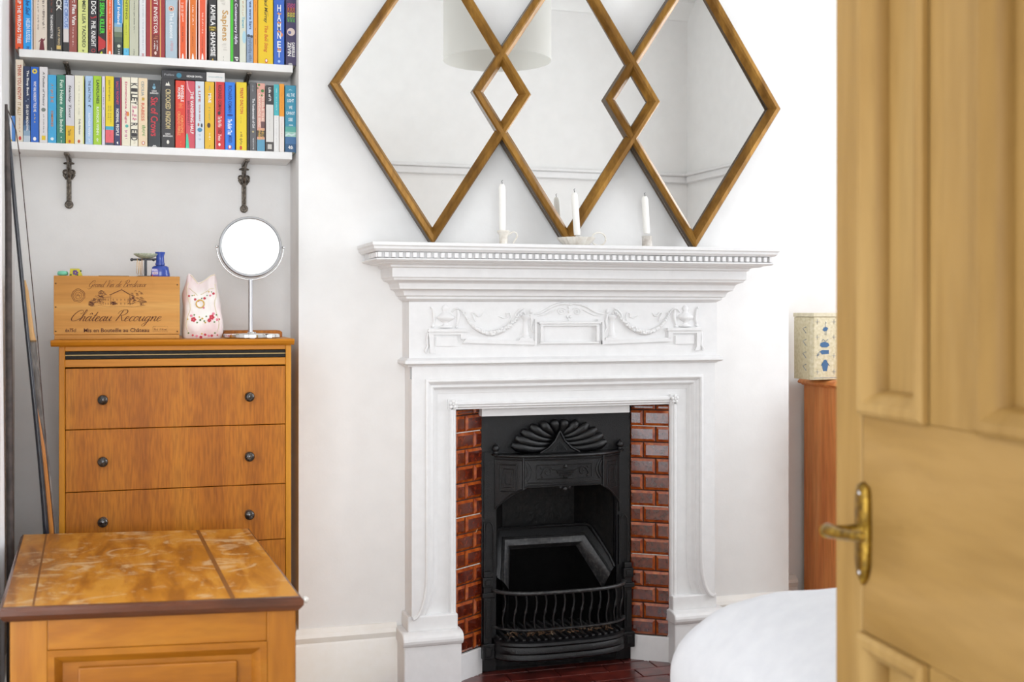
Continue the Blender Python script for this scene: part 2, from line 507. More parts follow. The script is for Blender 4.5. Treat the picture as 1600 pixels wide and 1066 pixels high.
# white curtain drawn back beside that window
mb = MB(); rows = []
for z in [0.02 + 2.34 * k / 14 for k in range(15)]:
    row = []
    for i in range(49):
        t_ = i / 48
        row.append((LWX + .016 + .0115 * (1 - cos(t_ * pi * 10)) * (.85 + .15 * sin(z * 3 + i * .3)), CUR0 - .10 + (CUR1 + .10 - CUR0) * t_, z))
    rows.append(row)
mb.grid(rows)
mb.grid([[(x - .003, y, z) for x, y, z in r_] for r_ in rows])
cu_ = mb.build('curtain', M['sheet_white'], loc=(LWX + .03, CUR1 - .1, .02), smooth=80)
tag(cu_, 'white curtain edge hanging by the side wall in front of the bows', 'curtain')
rd = MB().tube([(LWX + .05, 1.05, 2.37), (LWX + .05, 3.02, 2.37)], .010, n=12)
for y in (1.1, 2.98): rd.box(LWX, LWX + .055, y - .008, y + .008, 2.355, 2.385)
tag(rd.build('curtain_rail', M['shelf_white'], loc=(LWX, 2, 2.37), smooth=50), 'white rail carrying the curtain above the side window', 'curtain rail')
# picture rail seen in the big mirror
pr = MB()
for z in (1.755,):
    pr.box(0.90, RWX, 0.76, 0.782, z, z + .035); pr.box(0.90, RWX, 0.76, 0.792, z + .035, z + .05)
struct(pr.build('trim_1', M['gloss_white'], bevel=.004), 'white picture rail on the wall behind the door', 'picture rail')
pr = MB()
pr.box(RWX - .022, RWX, .793, WY0 - .06, 1.755, 1.79); pr.box(RWX - .032, RWX, .793, WY0 - .06, 1.79, 1.805)
struct(pr.build('trim_2', M['gloss_white'], bevel=.004), 'white picture rail on the window wall', 'picture rail')
cv = MB()
prof = [(0, 0), (0, -.09), (.012, -.09), (.02, -.07), (.05, -.035), (.075, -.02), (.09, -.012), (.09, 0)]
cv.prism([(0.76 + a, CEIL + b) for a, b in prof], 0.90, RWX, axis='X')
struct(cv.build('trim_3', M['ceiling'], smooth=40), 'white coving over the door wall', 'coving')

# skirtings
def skirting(name, pts, label, z=0.18):
    """pts: path in XY along the wall, room on the right-hand side of travel"""
    prof = [(0, 0), (.020, 0), (.020, z - .045), (.017, z - .038), (.021, z - .030), (.024, z - .022), (.020, z - .012), (.010, z - .006), (.006, z), (0, z)]
    mb = MB()
    rows = []
    for d, h in prof:
        rows.append([(p.x, p.y, h) for p in offset_path(pts, d)])
    mb.grid(rows)
    n = len(prof)
    k = len(pts)
    mb.f.append(tuple(i * k for i in range(n))); mb.m.append(0)
    mb.f.append(tuple(i * k + k - 1 for i in reversed(range(n)))); mb.m.append(0)
    return struct(mb.build(name, M['skirting'], smooth=35), label, 'skirting board')
skirting('baseboard_left', [(BX0, BACKY), (BX0, BRY), (0.684, BRY)], 'cream painted skirting between chest of drawers and fireplace')
skirting('baseboard_right', [(1.672, BRY), (BX1, BRY), (BX1, BACKY), (2.09, BACKY)], 'cream painted skirting between fireplace and bed')
skirting('baseboard_back', [(LWX, 1.0), (LWX, BACKY), (BX0 - .02, BACKY)], 'cream painted skirting in the alcove of the chest')

# hearth of dark red tiles
hb = MB(); random.seed(3)
hb.box(0.62, 1.735, 2.72, 3.52, -.01, 0.0015, mi=1)
row = 0; y = 2.725
while y < 3.50:
    x = 0.624 - (0.075 if row % 2 else 0)
    while x < 1.73:
        a, b = max(x, .624), min(x + .148, 1.731)
        if b - a > .01:
            dz = random.uniform(-.0006, .0006)
            hb.box(a, b, y, min(y + .07, 3.515), .0015, .009 + dz, mi=0)
        x += .151
    y += .073; row += 1
hr = hb.build('hearth', [M['hearth'], M['grout_pale']], bevel=.0015)
struct(hr, 'dark red quarry tile hearth on the floor under the grate', 'hearth')

# ================================================================== white fireplace surround
FY = 3.24
sur = thing('fireplace_surround', (CX, BRY, 0), 'white painted cast fireplace surround with garland frieze and deep mantel shelf', 'fireplace')
XL, XR = .702, 1.652
# mantel shelf: stacked mouldings swept round three sides
prof = [(0.0, 1.252), (1.0, 1.252), (1.0, 1.243), (.975, 1.240), (.965, 1.2335), (.94, 1.231), (.92, 1.2275), (.84, 1.2265), (.83, 1.211),
        (.90, 1.2095), (.905, 1.206), (.87, 1.2025), (.72, 1.1995), (.70, 1.1965), (.55, 1.1955), (.53, 1.193), (.52, 1.188), (.48, 1.186), (.475, 1.161),
        (.445, 1.158), (.43, 1.153), (.34, 1.149), (.30, 1.144), (.285, 1.137), (.27, 1.133), (.27, 1.129), (.20, 1.126), (.165, 1.121), (.15, 1.115),
        (.14, 1.1105), (.09, 1.109), (.085, 1.102), (.03, 1.098), (0, 1.094)]
A, B = .13, .15
mb = MB()
rows = [[(XL - p * A, BRY, z), (XL - p * A, FY - p * B, z), (XR + p * A, FY - p * B, z), (XR + p * A, BRY, z)] for p, z in prof]
mb.grid(rows)
mb.f.append((0, 1, 2, 3)); mb.m.append(0)
mb.build('mantel_shelf', M['gloss_white'], sur, smooth=30, bevel=.0008, seg=1)
# dentils
mb = MB()
n = 62
x0, x1 = XL - .895 * A, XR + .895 * A
for i in range(n):
    xc = x0 + .008 + (x1 - x0 - .016) * i / (n - 1)
    mb.box(xc - .0055, xc + .0055, FY - .905 * B, FY - .82 * B, 1.2115, 1.2255)
for s_ in (-1, 1):
    for j in range(6):
        yc = FY - .88 * B + .012 + j * .0195
        xa = (XL - .9 * A) if s_ < 0 else (XR + .82 * A)
        mb.box(xa, xa + .0105, yc - .0055, yc + .0055, 1.2115, 1.2255)
mb.build('dentil_moulding', M['gloss_white'], sur, bevel=.001, seg=1)
# frieze block
mb = MB()
mb.box(XL, XR, FY, BRY, .936, 1.0935)
mb.build('frieze', M['gloss_white'], sur)
# ledge below the frieze
prof2 = [(0, .936), (.35, .935), (.55, .932), (.95, .929), (1, .925), (1, .921), (.8, .918), (.5, .9165), (.15, .9155), (.1, .913), (0, .912)]
mb = MB()
mb.grid([[(XL - p * .014, BRY, z), (XL - p * .014, FY - p * .016, z), (XR + p * .014, FY - p * .016, z), (XR + p * .014, BRY, z)] for p, z in prof2])
mb.f.append((0, 1, 2, 3)); mb.m.append(0)
k = (len(prof2) - 1) * 4
mb.f.append((k + 3, k + 2, k + 1, k)); mb.m.append(0)
mb.build('frieze_ledge', M['gloss_white'], sur, smooth=35)
# legs and head
LX0, LX1 = .710, 1.645
OX0, OX1, OZ = .845, 1.509, .787
IY = 3.268
mb = MB()
mb.prism([(LX0, .168), (OX0, .168), (OX0, OZ), (OX1, OZ), (OX1, .168), (LX1, .168), (LX1, .912), (LX0, .912)], IY, BRY)
mb.build('surround_board', M['gloss_white'], sur, bevel=.001, seg=1)
# raised outer band whose inner edge flares out at the foot, with a stepped moulding
def band_inner():
    L = []
    zc = .335
    for i in range(10):
        t = i / 9
        L.append((LX0 + .002 + .036 * sin(t * pi / 2) ** 1.0 * 1.0, .212 + (zc - .212) * (1 - cos(t * pi / 2))))
    L.append((LX0 + .038, .877))
    R_ = [(LX0 + LX1 - x, z) for x, z in reversed(L)]
    return L + R_
inner = band_inner()
outer = [(LX0, inner[0][1])] + [(LX0, z) for x, z in inner[1:10]] + [(LX0, .912), (LX1, .912)] + [(LX1, z) for x, z in reversed(inner[1:10])] + [(LX1, inner[0][1])]
mb = MB()
# front face as strips: leg strips and head
def strip(inn, out_, y):
    mb.grid([[(x, y, z) for x, z in inn], [(x, y, z) for x, z in out_]])
li = inner[:10] + [(LX0 + .038, .877)]
lo = [(LX0, z) for x, z in inner[:10]] + [(LX0, .877)]
for mir in (False, True):
    f_ = (lambda p: (LX0 + LX1 - p[0], p[1])) if mir else (lambda p: p)
    a = [f_(p) for p in li]; b = [f_(p) for p in lo]
    mb.grid([[(x, FY, z) for x, z in a], [(x, FY, z) for x, z in b], [(x, IY + .002, z) for x, z in b]])
mb.add([(LX0, FY, .877), (LX1, FY, .877), (LX1, FY, .912), (LX0, FY, .912)], [(0, 1, 2, 3)])
mp = [(0, FY), (.002, FY - .003), (.007, FY - .004), (.011, FY - .001), (.012, FY + .006), (.018, FY + .010), (.024, FY + .009), (.028, FY + .013), (.031, FY + .020), (.038, FY + .024), (.043, FY + .026), (.044, IY + .002)]
mb.grid([[(p.x, y, p.y) for p in offset_path(inner, t)] for t, y in mp])
mb.build('outer_moulding', M['gloss_white'], sur, smooth=35)
# bead round the opening and its rosettes
path = [(OX0 - .012, .168), (OX0 - .012, OZ + .016), (OX1 + .012, OZ + .016), (OX1 + .012, .168)]
bp = [(-.009, IY), (-.009, IY - .006), (-.005, IY - .010), (.001, IY - .010), (.004, IY - .006), (.008, IY - .006), (.011, IY - .002), (.011, IY + .02)]
mb = MB()
mb.grid([[(p.x, y, p.y) for p in offset_path(path, t)] for t, y in bp])
mb.build('opening_bead', M['gloss_white'], sur, smooth=35)
for xx in (OX0 - .012, OX1 + .012):
    mb = MB()
    c = (xx, IY - .008, OZ + .016)
    mb.box(xx - .014, xx + .014, IY - .010, IY, OZ + .002, OZ + .030)
    for k in range(5):
        a_ = 2 * pi * k / 5 + .3
        mb.ball((xx + .0085 * cos(a_), IY - .012, OZ + .016 + .0085 * sin(a_)), .0058, .004, .0058, n=8)
    mb.ball((xx, IY - .014, OZ + .016), .004, .004, .004, n=8)
    mb.build('rosette', M['gloss_white'], sur, smooth=50)
# plinths with rounded caps
for mir in (0, 1):
    f_ = (lambda a, b: (LX0 + LX1 - b, LX0 + LX1 - a)) if mir else (lambda a, b: (a, b))
    mb = MB()
    a, b = f_(.684, .850)
    mb.box(a, b, 3.222, BRY, 0, .136)
    a2, b2 = f_(.70, .845)
    mb.box(a2, b2, 3.246, BRY, .1675, .212)
    p_ = [(3.222, .1335), (3.216, .137), (3.212, .144), (3.211, .151), (3.213, .158), (3.219, .165), (3.228, .1685), (3.24, .170), (3.329, .170), (3.329, .1335)]
    mb.prism(p_, a - .004, b + .004, axis='X')
    mb.build('plinth', M['gloss_white'], sur, bevel=.004, seg=2)

# ---- frieze relief (all raised from the frieze face at FY)
def rel(px_, py_, d=0.0):
    p = P(px_, py_, FY); return Vector((p.x, FY - d, p.z))
def relief(name, fn, flat_r=1.0):
    """build on the half beside the door of the alcove and its mirror image"""
    for mir in (False, True):
        mb = MB(); fn(mb)
        if mir:
            mb.v = [(2 * CX - x, y, z) for x, y, z in mb.v]
        mb.build(name, M['gloss_white'], sur, smooth=50)
def rtube(mb, pts, r, k=.4, n=8):
    mb.tube([rel(a, b, k * (r if not isinstance(r, (list, tuple)) else r[0])) for a, b in pts], r, n=n)
def f_plinth(mb):
    mb.prism([(rel(a, b).x, rel(a, b).z) for a, b in [(669, 517), (727, 517), (727, 530), (719, 530), (719, 523), (677, 523), (677, 545), (680, 552), (671, 552)]], FY - .007, FY)
    mb.prism([(rel(a, b).x, rel(a, b).z) for a, b in [(681, 527), (714, 527), (714, 541), (681, 541)]], FY - .004, FY)
    mb.prism([(rel(a, b).x, rel(a, b).z) for a, b in [(727, 530), (838, 533.0), (838, 539), (722, 536)]], FY - .007, FY)
    mb.prism([(rel(a, b).x, rel(a, b).z) for a, b in [(669, 514), (729, 514), (729, 518.5), (667, 518.5)]], FY - .011, FY)
    rtube(mb, [(668, 520), (667, 532), (668, 542), (664, 549), (666, 552)], [.0034, .004, .004, .004, .003])
def f_urn(mb):
    c = rel(696, 512)
    s = rel(696, 476).z - c.z
    prof = [(.42, 0), (.42, .05), (.16, .12), (.13, .2), (.35, .3), (.55, .38), (.58, .43), (.57, .47), (.42, .55), (.25, .63), (.16, .7), (.2, .75), (.24, .82), (.2, .9), (.1, .97), (.02, 1.0)]
    rows = []
    for r, h in prof:
        rows.append([(c.x + r * s * .72 * cos(a), FY - r * s * .32 * sin(a), c.z + h * s) for a in [pi * k / 10 for k in range(11)]])
    mb.grid(rows)
    rtube(mb, [(676, 482), (677, 490), (678, 500), (676, 508)], [.003, .0042, .0042, .003])
    rtube(mb, [(715, 484), (716, 492), (715, 502), (713, 509)], [.003, .0052, .0046, .003])
    mb.ball(rel(676, 510, .002), .006, .004, .005, n=8); mb.ball(rel(674, 481, .001), .004, .003, .004, n=8)
    mb.ball(rel(713, 511, .002), .005, .004, .004, n=8)
    rtube(mb, [(706, 488), (710, 483), (716, 482), (721, 486)], .0026)
random.seed(11)
def f_garland(mb):
    pts = [(721, 485), (727, 494), (732, 503), (740, 511), (750, 517), (761, 521), (771, 521), (781, 518), (790, 513), (798, 507), (805, 500), (810, 492), (816, 486)]
    rr = [.0022, .003, .004, .0055, .0065, .0075, .0078, .0072, .006, .0048, .004, .003, .0022]
    mb.tube([rel(a, b, .002) for a, b in pts], rr, n=8)
    rnd = random.Random(5)
    for i in range(70):
        t = rnd.random() * (len(pts) - 1.01); j = int(t); f = t - j
        a = pts[j][0] * (1 - f) + pts[j + 1][0] * f; b = pts[j][1] * (1 - f) + pts[j + 1][1] * f
        r = (rr[j] * .5 + .0012)
        mb.ball(rel(a + rnd.uniform(-2, 2), b + rnd.uniform(-2.4, 2.4), .002 + rr[j] * .8), r, r * .8, r, n=8)
def f_ribbon(mb):
    rtube(mb, [(743, 503), (739, 494), (737, 489), (741, 489), (746, 494), (750, 494), (754, 489)], [.0022, .003, .0026, .0024, .0028, .0024, .001])
    rtube(mb, [(778, 494), (786, 497), (792, 496), (791, 490), (796, 489), (798, 495), (796, 504)], [.001, .0024, .0026, .0024, .003, .0026, .0022])
    rtube(mb, [(804, 500), (806, 490), (812, 484), (818, 482)], [.0024, .003, .003, .0018])
def f_column(mb):
    c = rel(821, 529); s = rel(821, 492).z - c.z
    prof = [(.22, 0), (.22, .06), (.15, .1), (.17, .18), (.12, .3), (.11, .6), (.13, .8), (.22, .86), (.24, .92), (.12, 1.0)]
    mb.grid([[(c.x + r * s * .95 * cos(a), FY - r * s * .6 * sin(a), c.z + h * s) for a in [pi * k / 8 for k in range(9)]] for r, h in prof])
    mb.ball(rel(829, 487, .002), .006, .005, .007, n=8)
    rtube(mb, [(829, 492), (831, 502), (829, 512), (833, 520)], [.004, .0045, .003, .002])
    rtube(mb, [(817, 483), (820, 491)], [.0015, .003])
    mb.prism([(rel(a, b).x, rel(a, b).z) for a, b in [(812, 528), (832, 528.6), (834, 534), (810, 533)]], FY - .008, FY)
    mb.prism([(rel(a, b).x, rel(a, b).z) for a, b in [(835, 499), (845, 499), (845, 504), (838, 504), (838, 539), (834, 539)]], FY - .008, FY)
relief('pedestal_relief', f_plinth); relief('urn_relief', f_urn); relief('garland_relief', f_garland)
relief('ribbon_relief', f_ribbon); relief('column_relief', f_column)
mb = MB()
hw = CX - rel(843, 520).x
zt, zb = rel(888, 504).z, rel(888, 534).z
mb.box(CX - hw - .004, CX + hw + .004, FY - .012, FY, zt - .004, zt + .003)
mb.box(CX - hw, CX + hw, FY - .008, FY, zt - .010, zt - .004)
mb.box(CX - hw, CX + hw, FY - .008, FY, zb - .006, zb)
mb.box(CX - hw, CX - hw + .009, FY - .010, FY, zb, zt - .010); mb.box(CX + hw - .009, CX + hw, FY - .010, FY, zb, zt - .010)
mb.build('tablet_relief', M['gloss_white'], sur, bevel=.0012, seg=2)
def f_ped(mb):
    rtube(mb, [(834, 491), (842, 490), (851, 486), (862, 479), (872, 475.5), (882, 474.5), (889, 476)], [.002, .003, .0038, .0042, .0042, .0038, .003])
    rtube(mb, [(840, 494), (852, 492), (862, 487), (868, 484)], [.0012, .002, .0022, .0014])
    sp = []
    for i in range(22):
        a = i * .5; r = 7.2 - i * .3
        sp.append((877.5 + r * cos(a + .5), 487 - r * .85 * sin(a + .5)))
    rtube(mb, sp, .0019, n=6)
relief('pediment_relief', f_ped)
mb = MB()
for q in ((888.5, 480), (888.5, 487), (886, 495), (891, 495), (888.5, 499)):
    mb.ball(rel(q[0], q[1], .001), .0042, .004, .005, n=8)
mb.build('leaf_relief', M['gloss_white'], sur, smooth=50)

# white lintel strip over the iron
INY = 3.338   # face of the iron insert
ix0, ix1 = .939, 1.411
mb = MB()
mb.box(X_at(753, 3.300), X_at(984, 3.300), 3.300, INY, .762, OZ + .004)
mb.build('lintel_strip', M['gloss_white'], sur, bevel=.0015)

# ---- tile cheeks
def cheek(x_front, x_back, labels, seed, flip):
    rnd = random.Random(seed)
    y0, y1 = 3.272, INY
    ux, uy = x_back - x_front, y1 - y0
    L = sqrt(ux * ux + uy * uy); ux /= L; uy /= L
    nx, ny = (uy, -ux)
    if ny > 0: nx, ny = -nx, -ny
    def q(s, z, d=0): return (x_front + ux * s + nx * d, y0 + uy * s + ny * d, z)
    g = MB()
    def slab(mb, s0, s1, z0, z1, d0, d1, mi=0):
        mb.add([q(s0, z0, d0), q(s1, z0, d0), q(s1, z1, d0), q(s0, z1, d0), q(s0, z0, d1), q(s1, z0, d1), q(s1, z1, d1), q(s0, z1, d1)],
               [(0, 1, 2, 3), (7, 6, 5, 4), (0, 4, 5, 1), (1, 5, 6, 2), (2, 6, 7, 3), (3, 7, 4, 0)], mi)
    slab(g, 0, L, .085, OZ - .002, -.02, -.002)
    t = g.build('tile_panel', M['grout'], sur); t['label'] = labels; BASE[t.name] = base_of(sur)
    mb = MB(); z = .088; r = 0; rh = .0487
    gp = MB()
    while z < OZ - .006:
        z1 = min(z + rh - .0035, OZ - .004)
        cut = (.078 if (r % 2 == 0) else .040)
        if flip: cut = (.040 if (r % 2 == 0) else .078)
        segs = [(0.0, cut - .0018), (cut + .0018, L)]
        for s0, s1 in segs:
            if s1 - s0 < .01: continue
            j = rnd.uniform(-.0008, .0008)
            b = .0072; bz = .0075
            bs0 = b if s0 > .001 else b * .2
            bs1 = b if s1 < L - .001 else b * .4
            o = [q(s0, z, j), q(s1, z, j), q(s1, z1, j), q(s0, z1, j)]
            zz = min(bz, (z1 - z) * .3)
            i_ = [q(s0 + bs0, z + zz, .0045 + j), q(s1 - bs1, z + zz, .0045 + j), q(s1 - bs1, z1 - zz, .0045 + j), q(s0 + bs0, z1 - zz, .0045 + j)]
            back = [q(s0, z, -.003), q(s1, z, -.003), q(s1, z1, -.003), q(s0, z1, -.003)]
            n0 = len(mb.v)
            mb.v += [tuple(p) for p in o + i_ + back]
            for fc, mi in [((4, 5, 6, 7), 0), ((0, 1, 5, 4), 1), ((1, 2, 6, 5), 1), ((2, 3, 7, 6), 1), ((3, 0, 4, 7), 1), ((8, 9, 1, 0), 1), ((9, 10, 2, 1), 1), ((10, 11, 3, 2), 1), ((11, 8, 0, 3), 1)]:
                mb.f.append(tuple(n0 + k for k in fc)); mb.m.append(mi)
        if r in (4, 7, 12):
            slab(gp, .002, L - .004, z1 + .0006, z + rh - .0006, -.002, .0002)
        z += rh; r += 1
    mb.build('glazed_tiles', [M['tile'], M['tile_edge']], t)
    gp.build('pale_grout', M['grout_pale'], t)
    b = MB()
    slab(b, -.004, L, 0, .084, -.02, .006)
    b.build('tile_base', M['gloss_white'], t, bevel=.002)
    return t
cheek(OX0 + .001, ix0 - .001, 'narrow panel of brown glazed brick tiles, on the side towards the chest of drawers', 4, False)
cheek(OX1 - .001, ix1 + .001, 'wider panel of brown glazed brick tiles with bluish glints, on the side towards the bed', 9, True)
# ================================================================== cast iron insert
ins = thing('cast_iron_grate', (CX, INY, .009), 'black cast iron fireplace grate with shell hood and basket of wavy bars', 'fireplace grate')
XC = (ix0 + ix1) / 2
def AX(a): return XC + a
# face plate with arched opening
HW = .236
def arch(a):   # top of opening
    return .60
mb = MB()
mb.box(AX(-HW), AX(-.190), INY, INY + .03, .0095, .7595)
mb.box(AX(.190), AX(HW), INY, INY + .03, .0095, .7595)
mb.box(AX(-.190), AX(.190), INY, INY + .03, .60, .7595)
mb.build('face_plate', M['iron'], ins, bevel=.002)
# thin raised strips on the pilasters
for s in (-1, 1):
    mb = MB()
    x = AX(s * .213)
    mb.box(x - .016, x + .016, INY - .006, INY, .46, .655)
    mb.box(x - .018, x - .014, INY - .010, INY, .30, .45)
    for e in (-1, 1):
        mb.tube([(x + e * .012, INY - .006, .30), (x + e * .012, INY - .006, .42), (x + e * .009, INY - .006, .44), (x, INY - .006, .452)], .0022, n=6)
    mb.build('pilaster_moulding', M['iron'], ins, bevel=.002)
# fire box behind
mb = MB()
bx = .118; BY = 3.515
mb.grid([[(AX(-.190), INY + .028, .06), (AX(-bx), BY, .06), (AX(bx), BY, .06), (AX(.190), INY + .028, .06)],
         [(AX(-.190), INY + .028, .66), (AX(-bx), BY, .66), (AX(bx), BY, .66), (AX(.190), INY + .028, .66)]])
mb.add([(AX(-.190), INY + .028, .66), (AX(-bx), BY, .66), (AX(bx), BY, .66), (AX(.190), INY + .028, .66)], [(0, 1, 2, 3)])
mb.build('fire_box', M['iron_rough'], ins)
# hood
def plan(t):   # t -1..1 along the hood: (a, projection)
    a = t * .196
    if abs(t) > .66:
        k = (abs(t) - .66) / .34
        return a, .055 - .047 * k
    return a, .055 + .016 * (1 - (abs(t) / .66) ** 2)
def hoodp(t, z, d=0.0):
    a, p = plan(t)
    a2, p2 = plan(min(1, t + .02)); a1, p1 = plan(max(-1, t - .02))
    nx, ny = (p2 - p1), (a2 - a1)
    l = sqrt(nx * nx + ny * ny) or 1
    return Vector((AX(a) + nx / l * d * -1 * -1, INY - p - ny / l * d, z))
HT = .645
def hbot(t):
    t = abs(t)
    if t < .60: return .552 + .004 * (1 - t)
    k = (t - .60) / .40
    return .552 - .062 * k ** 1.6 - .004
mb = MB()
N_ = 48
ts = [-1 + 2 * i / N_ for i in range(N_ + 1)]
rows = []
for k in range(7):
    rows.append([hoodp(t, hbot(t) + (HT - hbot(t)) * k / 6) for t in ts])
mb.grid(rows)
rin = [[hoodp(t, hbot(t) + (HT - hbot(t)) * k / 6, -.008) for t in ts] for k in range(7)]
mb.grid(rin)
mb.grid([rows[0], rin[0]])
mb.grid([rows[-1], [Vector((p.x, INY, HT + .004)) for p in rows[-1]]])
mb.build('hood', M['iron'], ins, smooth=40)
mb = MB()
mb.tube([hoodp(t, HT - .001, .002) for t in ts], .0055, n=8)
mb.tube([hoodp(t, HT - .012, .001) for t in ts], .0025, n=6)
mb.tube([hoodp(t, hbot(t) + .002, .001) for t in ts], .0032, n=6)
mb.tube([hoodp(t, .566, .001) for t in ts if abs(t) < .6], .0022, n=6)
def frame(t0, t1, z0, z1, r=.0018):
    k = 6
    top = [hoodp(t0 + (t1 - t0) * i / k, z1, .0008) for i in range(k + 1)]
    bot = [hoodp(t0 + (t1 - t0) * i / k, z0, .0008) for i in range(k + 1)]
    mb.tube(top, r, n=6); mb.tube(bot, r, n=6)
    mb.tube([bot[0], top[0]], r, n=6); mb.tube([bot[-1], top[-1]], r, n=6)
for s in (-1, 1):
    a, b = (-.97, -.70) if s < 0 else (.70, .97)
    frame(a + .03, b - .03, .540, .618, .0022); frame(a + .07, b - .07, .552, .606, .0016); frame(a + .10, b - .10, .562, .596, .0012)
    mb.tube([hoodp(s * .64, z, .002) for z in (.547, .60, .640)], .004, n=6)
    mb.tube([hoodp(s * (.615 - .05 * sin(pi * i / 8)), .575 + .05 * i / 8, .001) for i in range(9)], .0025, n=6)
    mb.tube([hoodp(s * (.58 - .07 * sin(pi * i / 8)), .572 + .056 * i / 8, .001) for i in range(9)], .002, n=6)
frame(-.44, .44, .577, .618, .0022)
mb.build('hood_moulding', M['iron'], ins, smooth=50)
# vase and scrolls on the middle of the hood
mb = MB()
vz = .583
for k, (w_, z_) in enumerate([(.03, 0), (.09, .006), (.13, .013), (.14, .018)]):
    mb.tube([hoodp(-w_ + 2 * w_ * i / 6, vz + z_, .002) for i in range(7)], .0034, n=6)
mb.tube([hoodp(-.18, vz + .021, .002), hoodp(.18, vz + .021, .002)], .002, n=6)
mb.ball(hoodp(0, vz + .029, .002), .006, .004, .005, n=8); mb.ball(hoodp(0, vz + .034, .002), .003, .003, .003, n=8)
for s in (-1, 1):
    sp = [hoodp(s * (.28 + (.07 - .0035 * i) * cos(.55 * i)), .598 + (.014 - .0007 * i) * sin(.55 * i), .001) for i in range(16)]
    mb.tube(sp, .0022, n=6)
    mb.tube([hoodp(s * .20, .606, .001), hoodp(s * .26, .612, .001), hoodp(s * .33, .606, .001), hoodp(s * .38, .590, .001), hoodp(s * .34, .582, .001)], .0022, n=6)
    mb.ball(hoodp(s * .37, .610, .001), .004, .003, .004, n=8); mb.ball(hoodp(s * .36, .584, .001), .004, .003, .004, n=8)
mb.build('vase_ornament', M['iron'], ins, smooth=50)
mb = MB()
for a, r, dz in ((0, .007, -.006), (-.07, .005, -.001), (.07, .005, -.001), (-.12, .004, .003), (.12, .004, .003), (-.035, .004, .002), (.035, .004, .002)):
    mb.ball(hoodp(a, .552 + dz, -.002), r, .004, r * 1.2, n=8)
mb.build('hood_drop', M['iron'], ins, smooth=50)
# shell
mb = MB()
SZ = .650; nl = 12
for k in range(nl):
    th = radians(9 + (162) * k / (nl - 1))
    ex, ez = cos(th), sin(th)
    tip = Vector((ex * .150, 0, SZ + .012 + ez * .084))
    side = 1 if ex > 0 else -1
    ax_, az = ex * .022, SZ + .006 + ez * .045
    p0 = Vector((ax_ * .9, 0, az))
    mid = (p0 + tip) / 2 + Vector((-abs(ex) * ez * .0 , 0, -.020 * abs(ex) ** .7))
    pts = []; rr = []
    for i in range(9):
        t = i / 8
        p = p0 * (1 - t) ** 2 + mid * 2 * t * (1 - t) + tip * t * t
        pts.append(Vector((AX(p.x), INY - .004 - .012 * sin(t * pi * .6), p.z)))
        rr.append((.0035 + .0150 * t ** .8) * (1 if i < 7 else (.86 if i == 7 else .45)))
    mb.tube(pts, rr, n=10)
mb.build('shell_ornament', M['iron'], ins, smooth=60)
mb = MB()
L_ = [(-.062, SZ - .002), (-.036, SZ + .012), (-.014, SZ + .034), (-.002, SZ + .058), (.0, SZ + .062), (.002, SZ + .058), (.014, SZ + .034), (.036, SZ + .012), (.062, SZ - .002)]
mb.prism([(AX(a), z) for a, z in L_], INY - .022, INY)
mb.tube([(AX(a), INY - .024, z) for a, z in L_], .0035, n=8)
for k in range(-3, 4):
    mb.tube([(AX(k * .007), INY - .023, SZ + .004), (AX(k * .0035), INY - .023, SZ + .03 - abs(k) * .004)], .0016, n=6)
mb.build('shell_centre', M['iron'], ins, smooth=40)
for s in (-1, 1):
    mb = MB()
    mb.lathe((AX(s * .196), INY - .012, SZ - .005), [(.011, 0), (.012, .005), (.007, .007), (.006, .011), (.0105, .016), (.011, .022), (.007, .029), (.003, .031), (.003, .034), (.0001, .036)], n=12)
    mb.build('finial', M['iron'], ins, smooth=40)
# basket: side posts, bowed rails, wavy bars
def bow(a, depth=.095):
    """projection in front of the plate of a rail that bows out between the posts"""
    t = min(1, abs(a) / .205)
    return .018 + (depth - .018) * (1 - t ** 3.2) ** .6 if t < 1 else .018
as_ = [-.205 + .41 * i / 40 for i in range(41)]
for s in (-1, 1):
    mb = MB(); x = AX(s * .221)
    mb.box(x - .0125, x + .0125, INY - .018, INY, .087, .265)
    mb.box(x - .016, x + .016, INY - .022, INY, .262, .290)
    mb.box(x - .012, x + .012, INY - .019, INY, .290, .306)
    mb.box(x - .018, x + .018, INY - .026, INY, .232, .246)
    mb.box(x - .018, x + .018, INY - .028, INY, .052, .098)
    mb.box(x - .007, x + .007, INY - .0225, INY - .017, .112, .222)
    mb.box(x - .008, x + .008, INY - .032, INY - .027, .060, .088)
    mb.box(x - .008, x + .008, INY - .026, INY - .021, .268, .283)
    mb.build('side_post', M['iron'], ins, bevel=.002)
def rail(name, z, r, depth, mat, flat=1.0, dz=0):
    mb = MB()
    mb.tube([(AX(a), INY - bow(a, depth), z) for a in as_], r, n=10, flat=flat, up=(0, 0, 1))
    return mb.build(name, mat, ins, smooth=50)
rail('top_rail', .252, .0065, .098, M['iron_edge'], flat=.9)
rail('lower_rail', .146, .006, .094, M['iron_edge'], flat=.6)
mb = MB()
profb = [(.112, .0), (.107, .010), (.100, .012), (.094, .006), (.088, .010), (.078, .010), (.072, .004), (.066, .008), (.058, .008), (.052, -.004), (.060, -.012), (.105, -.012)]
mb.grid([[(AX(a), INY - bow(a, .088) - d, z) for a in as_] for z, d in profb], close_v=True)
mb.build('front_fender', M['iron'], ins, smooth=40)
nb = 14
for i in range(nb):
    a = -.183 + .366 * i / (nb - 1)
    mb = MB()
    pts = []
    for k in range(15):
        z = .146 + .104 * k / 14
        w_ = .0042 * sin(2 * pi * k / 14 * 1.0 + pi)
        pts.append((AX(a + w_), INY - bow(a, .095), z))
    mb.tube(pts, [.0033 + (.0022 if k in (7,) else 0) for k in range(15)], n=8)
    mb.build('wavy_bar', M['iron'], ins, smooth=50)
